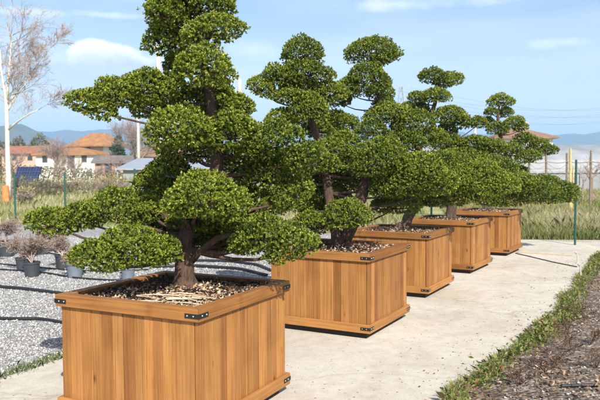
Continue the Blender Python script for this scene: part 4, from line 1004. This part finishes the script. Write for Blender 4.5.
for (nm, lb, u, Y, vtop, sd, kids, lf) in [
  ('bare_tree', 'bare rounded tree standing in front of the white farmhouse, left of the brick barn', 52, 72, 131, 1, 4, 0),
  ('bare_tree', 'low dark branched fruit tree before the white farmhouse wall', 55, 60, 156, 2, 4, 0),
  ('bare_tree', 'small bare tree in front of the brick barn', 92, 58, 158, 3, 4, 0),
  ('bare_tree', 'tall wispy bare tree around the slim pole right of the conifer', 134, 66, 112, 4, 4, 0),
  ('bare_tree', 'low reddish bare tree right of the conifer', 125, 75, 146, 5, 4, 0),
  ('bare_tree', 'bare thicket tree just behind the birch trunk', 12, 58, 140, 6, 5, 0),
  ('bare_tree', 'spindly bare tree right of the trellis at the far right', 593, 30, 140, 7, 3, 0),
  ('bare_tree', 'slim bare sapling left of the yellow stake at the right', 583, 34, 158, 8, 3, 0),
  ('bare_tree', 'bare tree behind the second planter tree, between its pads', 262, 60, 128, 9, 4, 0),
  ('bare_tree', 'bare tree seen through the gap right of the forked trunk tree', 330, 64, 128, 10, 4, 0),
  ('bare_tree', 'small bare tree between barn and farmhouse', 74, 64, 152, 14, 4, 0),
]:
    b = Bt(u, Y); H = at(u, vtop, Y).z
    bare_tree(nm, lb, b, H*1.0, sd, M['old_wood'], .035*max(H, 2)**.8*.9, 4, kids, .6, 'tree', bg, tip=.007 if Y > 40 else .005, leafn=0, tint=(.2, .9), shrink=.68)
def clump(name, label, u, Y, vtop, ru, mat, seed, n=2600, leaf=.12, cat='shrub', group=None, trunk=True, shape='round', tint=(0, 1), zc=.5):
    b = Bt(u, Y); H = at(u, vtop, Y).z; s = Y/F_PX; rx = ru*s; rg = np.random.default_rng(seed); root = empty(name, b); tag(root, label, cat, group)
    d = unit(rg.normal(size=(n, 3))); K = unit(rg.normal(size=(14, 3))); l = (np.exp(-((d[:, None]-K[None])**2).sum(-1)/.16)*.30).max(1)
    r = (.75 + l)*(1 - rg.random(n)**2*.5); z = H*(zc + d[:, 2]*r*(1-zc)*.95)
    taper = np.ones(n) if shape == 'round' else np.clip(1.15 - z/H*.85, .1, 1)
    P = np.stack([d[:, 0]*r*rx*taper, d[:, 1]*r*rx*.8*taper, np.maximum(z, .02)], 1); D = unit(d + rg.normal(scale=.6, size=(n, 3)))
    L = leaf*rg.uniform(.6, 1.4, n); np_mesh('crown', leaf_quads(P, D, L, L*.55, rg), 4, mat, np.repeat(rg.uniform(*tint, n), 4), root)
    mb = MB(); mb.tube([(0, 0, 0), (0.02, 0, H*.55)], [max(.04, H*.02), max(.02, H*.01)], 7); mb.build('trunk', M['old_wood'], root)
clump('conifer_tree', 'dark green bushy conifer beside the white side of the two storey house', 118.5, 100, 136.0, 7.0, M['conifer'], 1, 5000, .35, 'tree', zc=.45)
ys = 'trees with first spring leaves behind the farm'
for k, (u, Y, v, ru) in enumerate([(20, 140, 135, 12), (38, 150, 132, 14), (47, 135, 138, 10), (152, 130, 141, 12), (168, 120, 140, 14), (190, 140, 141, 13), (4, 130, 137, 13)]):
    clump('leafing_tree', ['broad olive tree crown behind the red roofed farm wing', 'tallest yellowish olive tree behind the farm roofs', 'small olive tree crown just left of the tall bare tree', 'olive tree right of the slim utility pole', 'wide olive tree behind the brown roofed farmhouse', 'olive tree showing between the pads of the closest tree', 'brownish tree behind the birch at the left edge'][k], u, Y, v, ru, M['olive'], 60+k, 2600, .42, 'tree', ys, zc=.45)
bs_ = 'scrubby bushes in the meadow'
BU = [(14, 40, 176, 14, 'brown scrub at the foot of the birch'), (30, 42, 181, 13, 'scrub in front of the solar panel'), (48, 44, 178, 14, 'straw coloured bush right of the solar panel'), (70, 46, 178, 15, 'pale scrub beyond the second fence post'),
      (92, 48, 179, 14, 'pale scrub left of the metal shed'), (108, 44, 177, 9, 'brown bush at the corner of the metal shed'), (25, 32, 188, 7, 'small rusty bush in the left meadow'), (124, 34, 178, 7, 'dry brown tuft in front of the metal shed')]
for k, (u, Y, v, ru, lb) in enumerate(BU):
    rdx = random.Random(k); b = Bt(u, Y); H = at(u, v, Y).z; rx = ru*Y/F_PX
    root = empty('scrub_bush', b); tag(root, lb, 'bush', bs_); rg = np.random.default_rng(80+k)
    sg = []
    for q in range(16):
        p = b + Vector((rdx.uniform(-rx, rx)*.8, rdx.uniform(-1, 1)*rx*.5, 0)); sg += twig_tree(p, H*rdx.uniform(.8, 1.2), rdx.randint(0, 999), 2, .8, .02, 4, tip=.008, dirs=[(Vector((rdx.gauss(0, .3), rdx.gauss(0, .3), 1)), 1.0)], shrink=.75)
    segs_mesh('stems', sg, M['twig'], root, b, k, 3, (.1, 1))
    n = 900; P = np.stack([rg.uniform(-1, 1, n)*rx, rg.uniform(-.6, .6, n)*rx, rg.random(n)**1.3*H], 1); L = rg.uniform(.06, .16, n)
    np_mesh('foliage', leaf_quads(P, unit(rg.normal(size=(n, 3))+np.array([0, 0, 1.0])), L*1.5, L*.35, rg), 4, M['grass'], np.repeat(rg.uniform(.45, 1, n), 4), root)
# far wood behind everything: one uncountable belt
def far_wood(name, label, x0, x1, Y, hmin, hmax, n, seed, leaf, mat):
    rg = np.random.default_rng(seed); x = rg.uniform(x0, x1, n); y = Y + rg.uniform(-12, 12, n)
    top = hmin + (hmax-hmin)*(.5 + .25*np.sin(x*.09+seed) + .25*np.sin(x*.23+1.7*seed))*(.75 + .25*np.abs(np.sin(x*.5 + .3*seed)))
    z = top*rg.random(n)**.7; L = leaf*rg.uniform(.6, 1.5, n)
    o = np_mesh(name, leaf_quads(np.stack([x, y, z], 1), unit(rg.normal(size=(n, 3))+np.array([0, 0, .7])), L, L*.6, rg), 4, mat, np.repeat(rg.random(n), 4)); tag(o, label, kind='stuff')
far_wood('far_wood', 'belt of distant olive brown woodland on the plain', -260, 260, 330, 6, 12, 26000, 3, 1.8, M['olive'])
far_wood('far_wood', 'nearer belt of hedgerow scrub behind the meadow', -60, 60, 74, 1.0, 2.3, 30000, 5, .20, M['olive'])

# hills
def hills(name, Y, prof, depth, seed, label, rough=.06):
    us = np.linspace(-500, 1100, 260); rg = np.random.default_rng(seed); ph = rg.uniform(0, 6.28, 8); ny = 18
    v = np.interp(us, [p[0] for p in prof], [p[1] for p in prof]); V = []
    for j in range(ny):
        t = j/(ny-1); y = Y + depth*(t - .5)*2; bumpv = math.sin(math.pi*t)**1.3
        for i, u in enumerate(us):
            x = (u-300)/F_PX*Y; h = (170.5 - v[i])/F_PX*Y
            w = sum(math.sin(x*(.0022*(k+1)*1.45**k) + t*(3+k) + ph[k])/(k+1.5) for k in range(7))*rough*h*(1 if j == ny//2 else 2.2)
            V.append((x, y, max(-.5, (h + w)*bumpv - .5)))
    n = len(us); F = np.array([(j*n+i, j*n+i+1, (j+1)*n+i+1, (j+1)*n+i) for j in range(ny-1) for i in range(n-1)])
    o = np_mesh(name, np.array(V), 4, M['hill'], np.zeros(len(V)), faces=F); o['kind'] = 'structure'; o['label'] = label
    o.data.polygons.foreach_set('use_smooth', [True]*len(F))
hills('hills', 2900, [(-500, 128), (0, 127), (30, 126), (60, 127.5), (80, 128.5), (100, 127), (130, 125.5), (170, 127), (250, 131), (350, 134), (480, 136), (552, 135.5), (575, 134), (590, 135.5), (605, 134), (640, 130), (1100, 126)], 560, 4, 'pale blue hills along the horizon')
hills('hills', 1500, [(-500, 124), (-60, 119), (0, 124), (10, 120.5), (18, 120), (28, 123.5), (38, 128), (50, 136), (70, 146), (140, 160), (300, 170), (700, 170), (1100, 160)], 320, 9, 'nearer purplish hill on the left horizon')

# haze: the air itself
mb = MB(); mb.box((-3700, -70, -1.2), (3700, 4300, 235)); hz = mb.build('haze', None); hz['kind'] = 'stuff'; hz['label'] = 'thin blue haze in the air'
hm = bpy.data.materials.new('haze_air'); hm.use_nodes = True; hn = hm.node_tree.nodes; 
for n_ in list(hn):
    if n_.type != 'OUTPUT_MATERIAL': hn.remove(n_)
pv = hn.new('ShaderNodeVolumePrincipled'); pv.inputs['Color'].default_value = (.42, .66, 1.0, 1); pv.inputs['Density'].default_value = 0.00042; pv.inputs['Anisotropy'].default_value = 0.0
hm.node_tree.links.new(pv.outputs[0], hn['Material Output'].inputs['Volume']); hz.data.materials.append(hm)
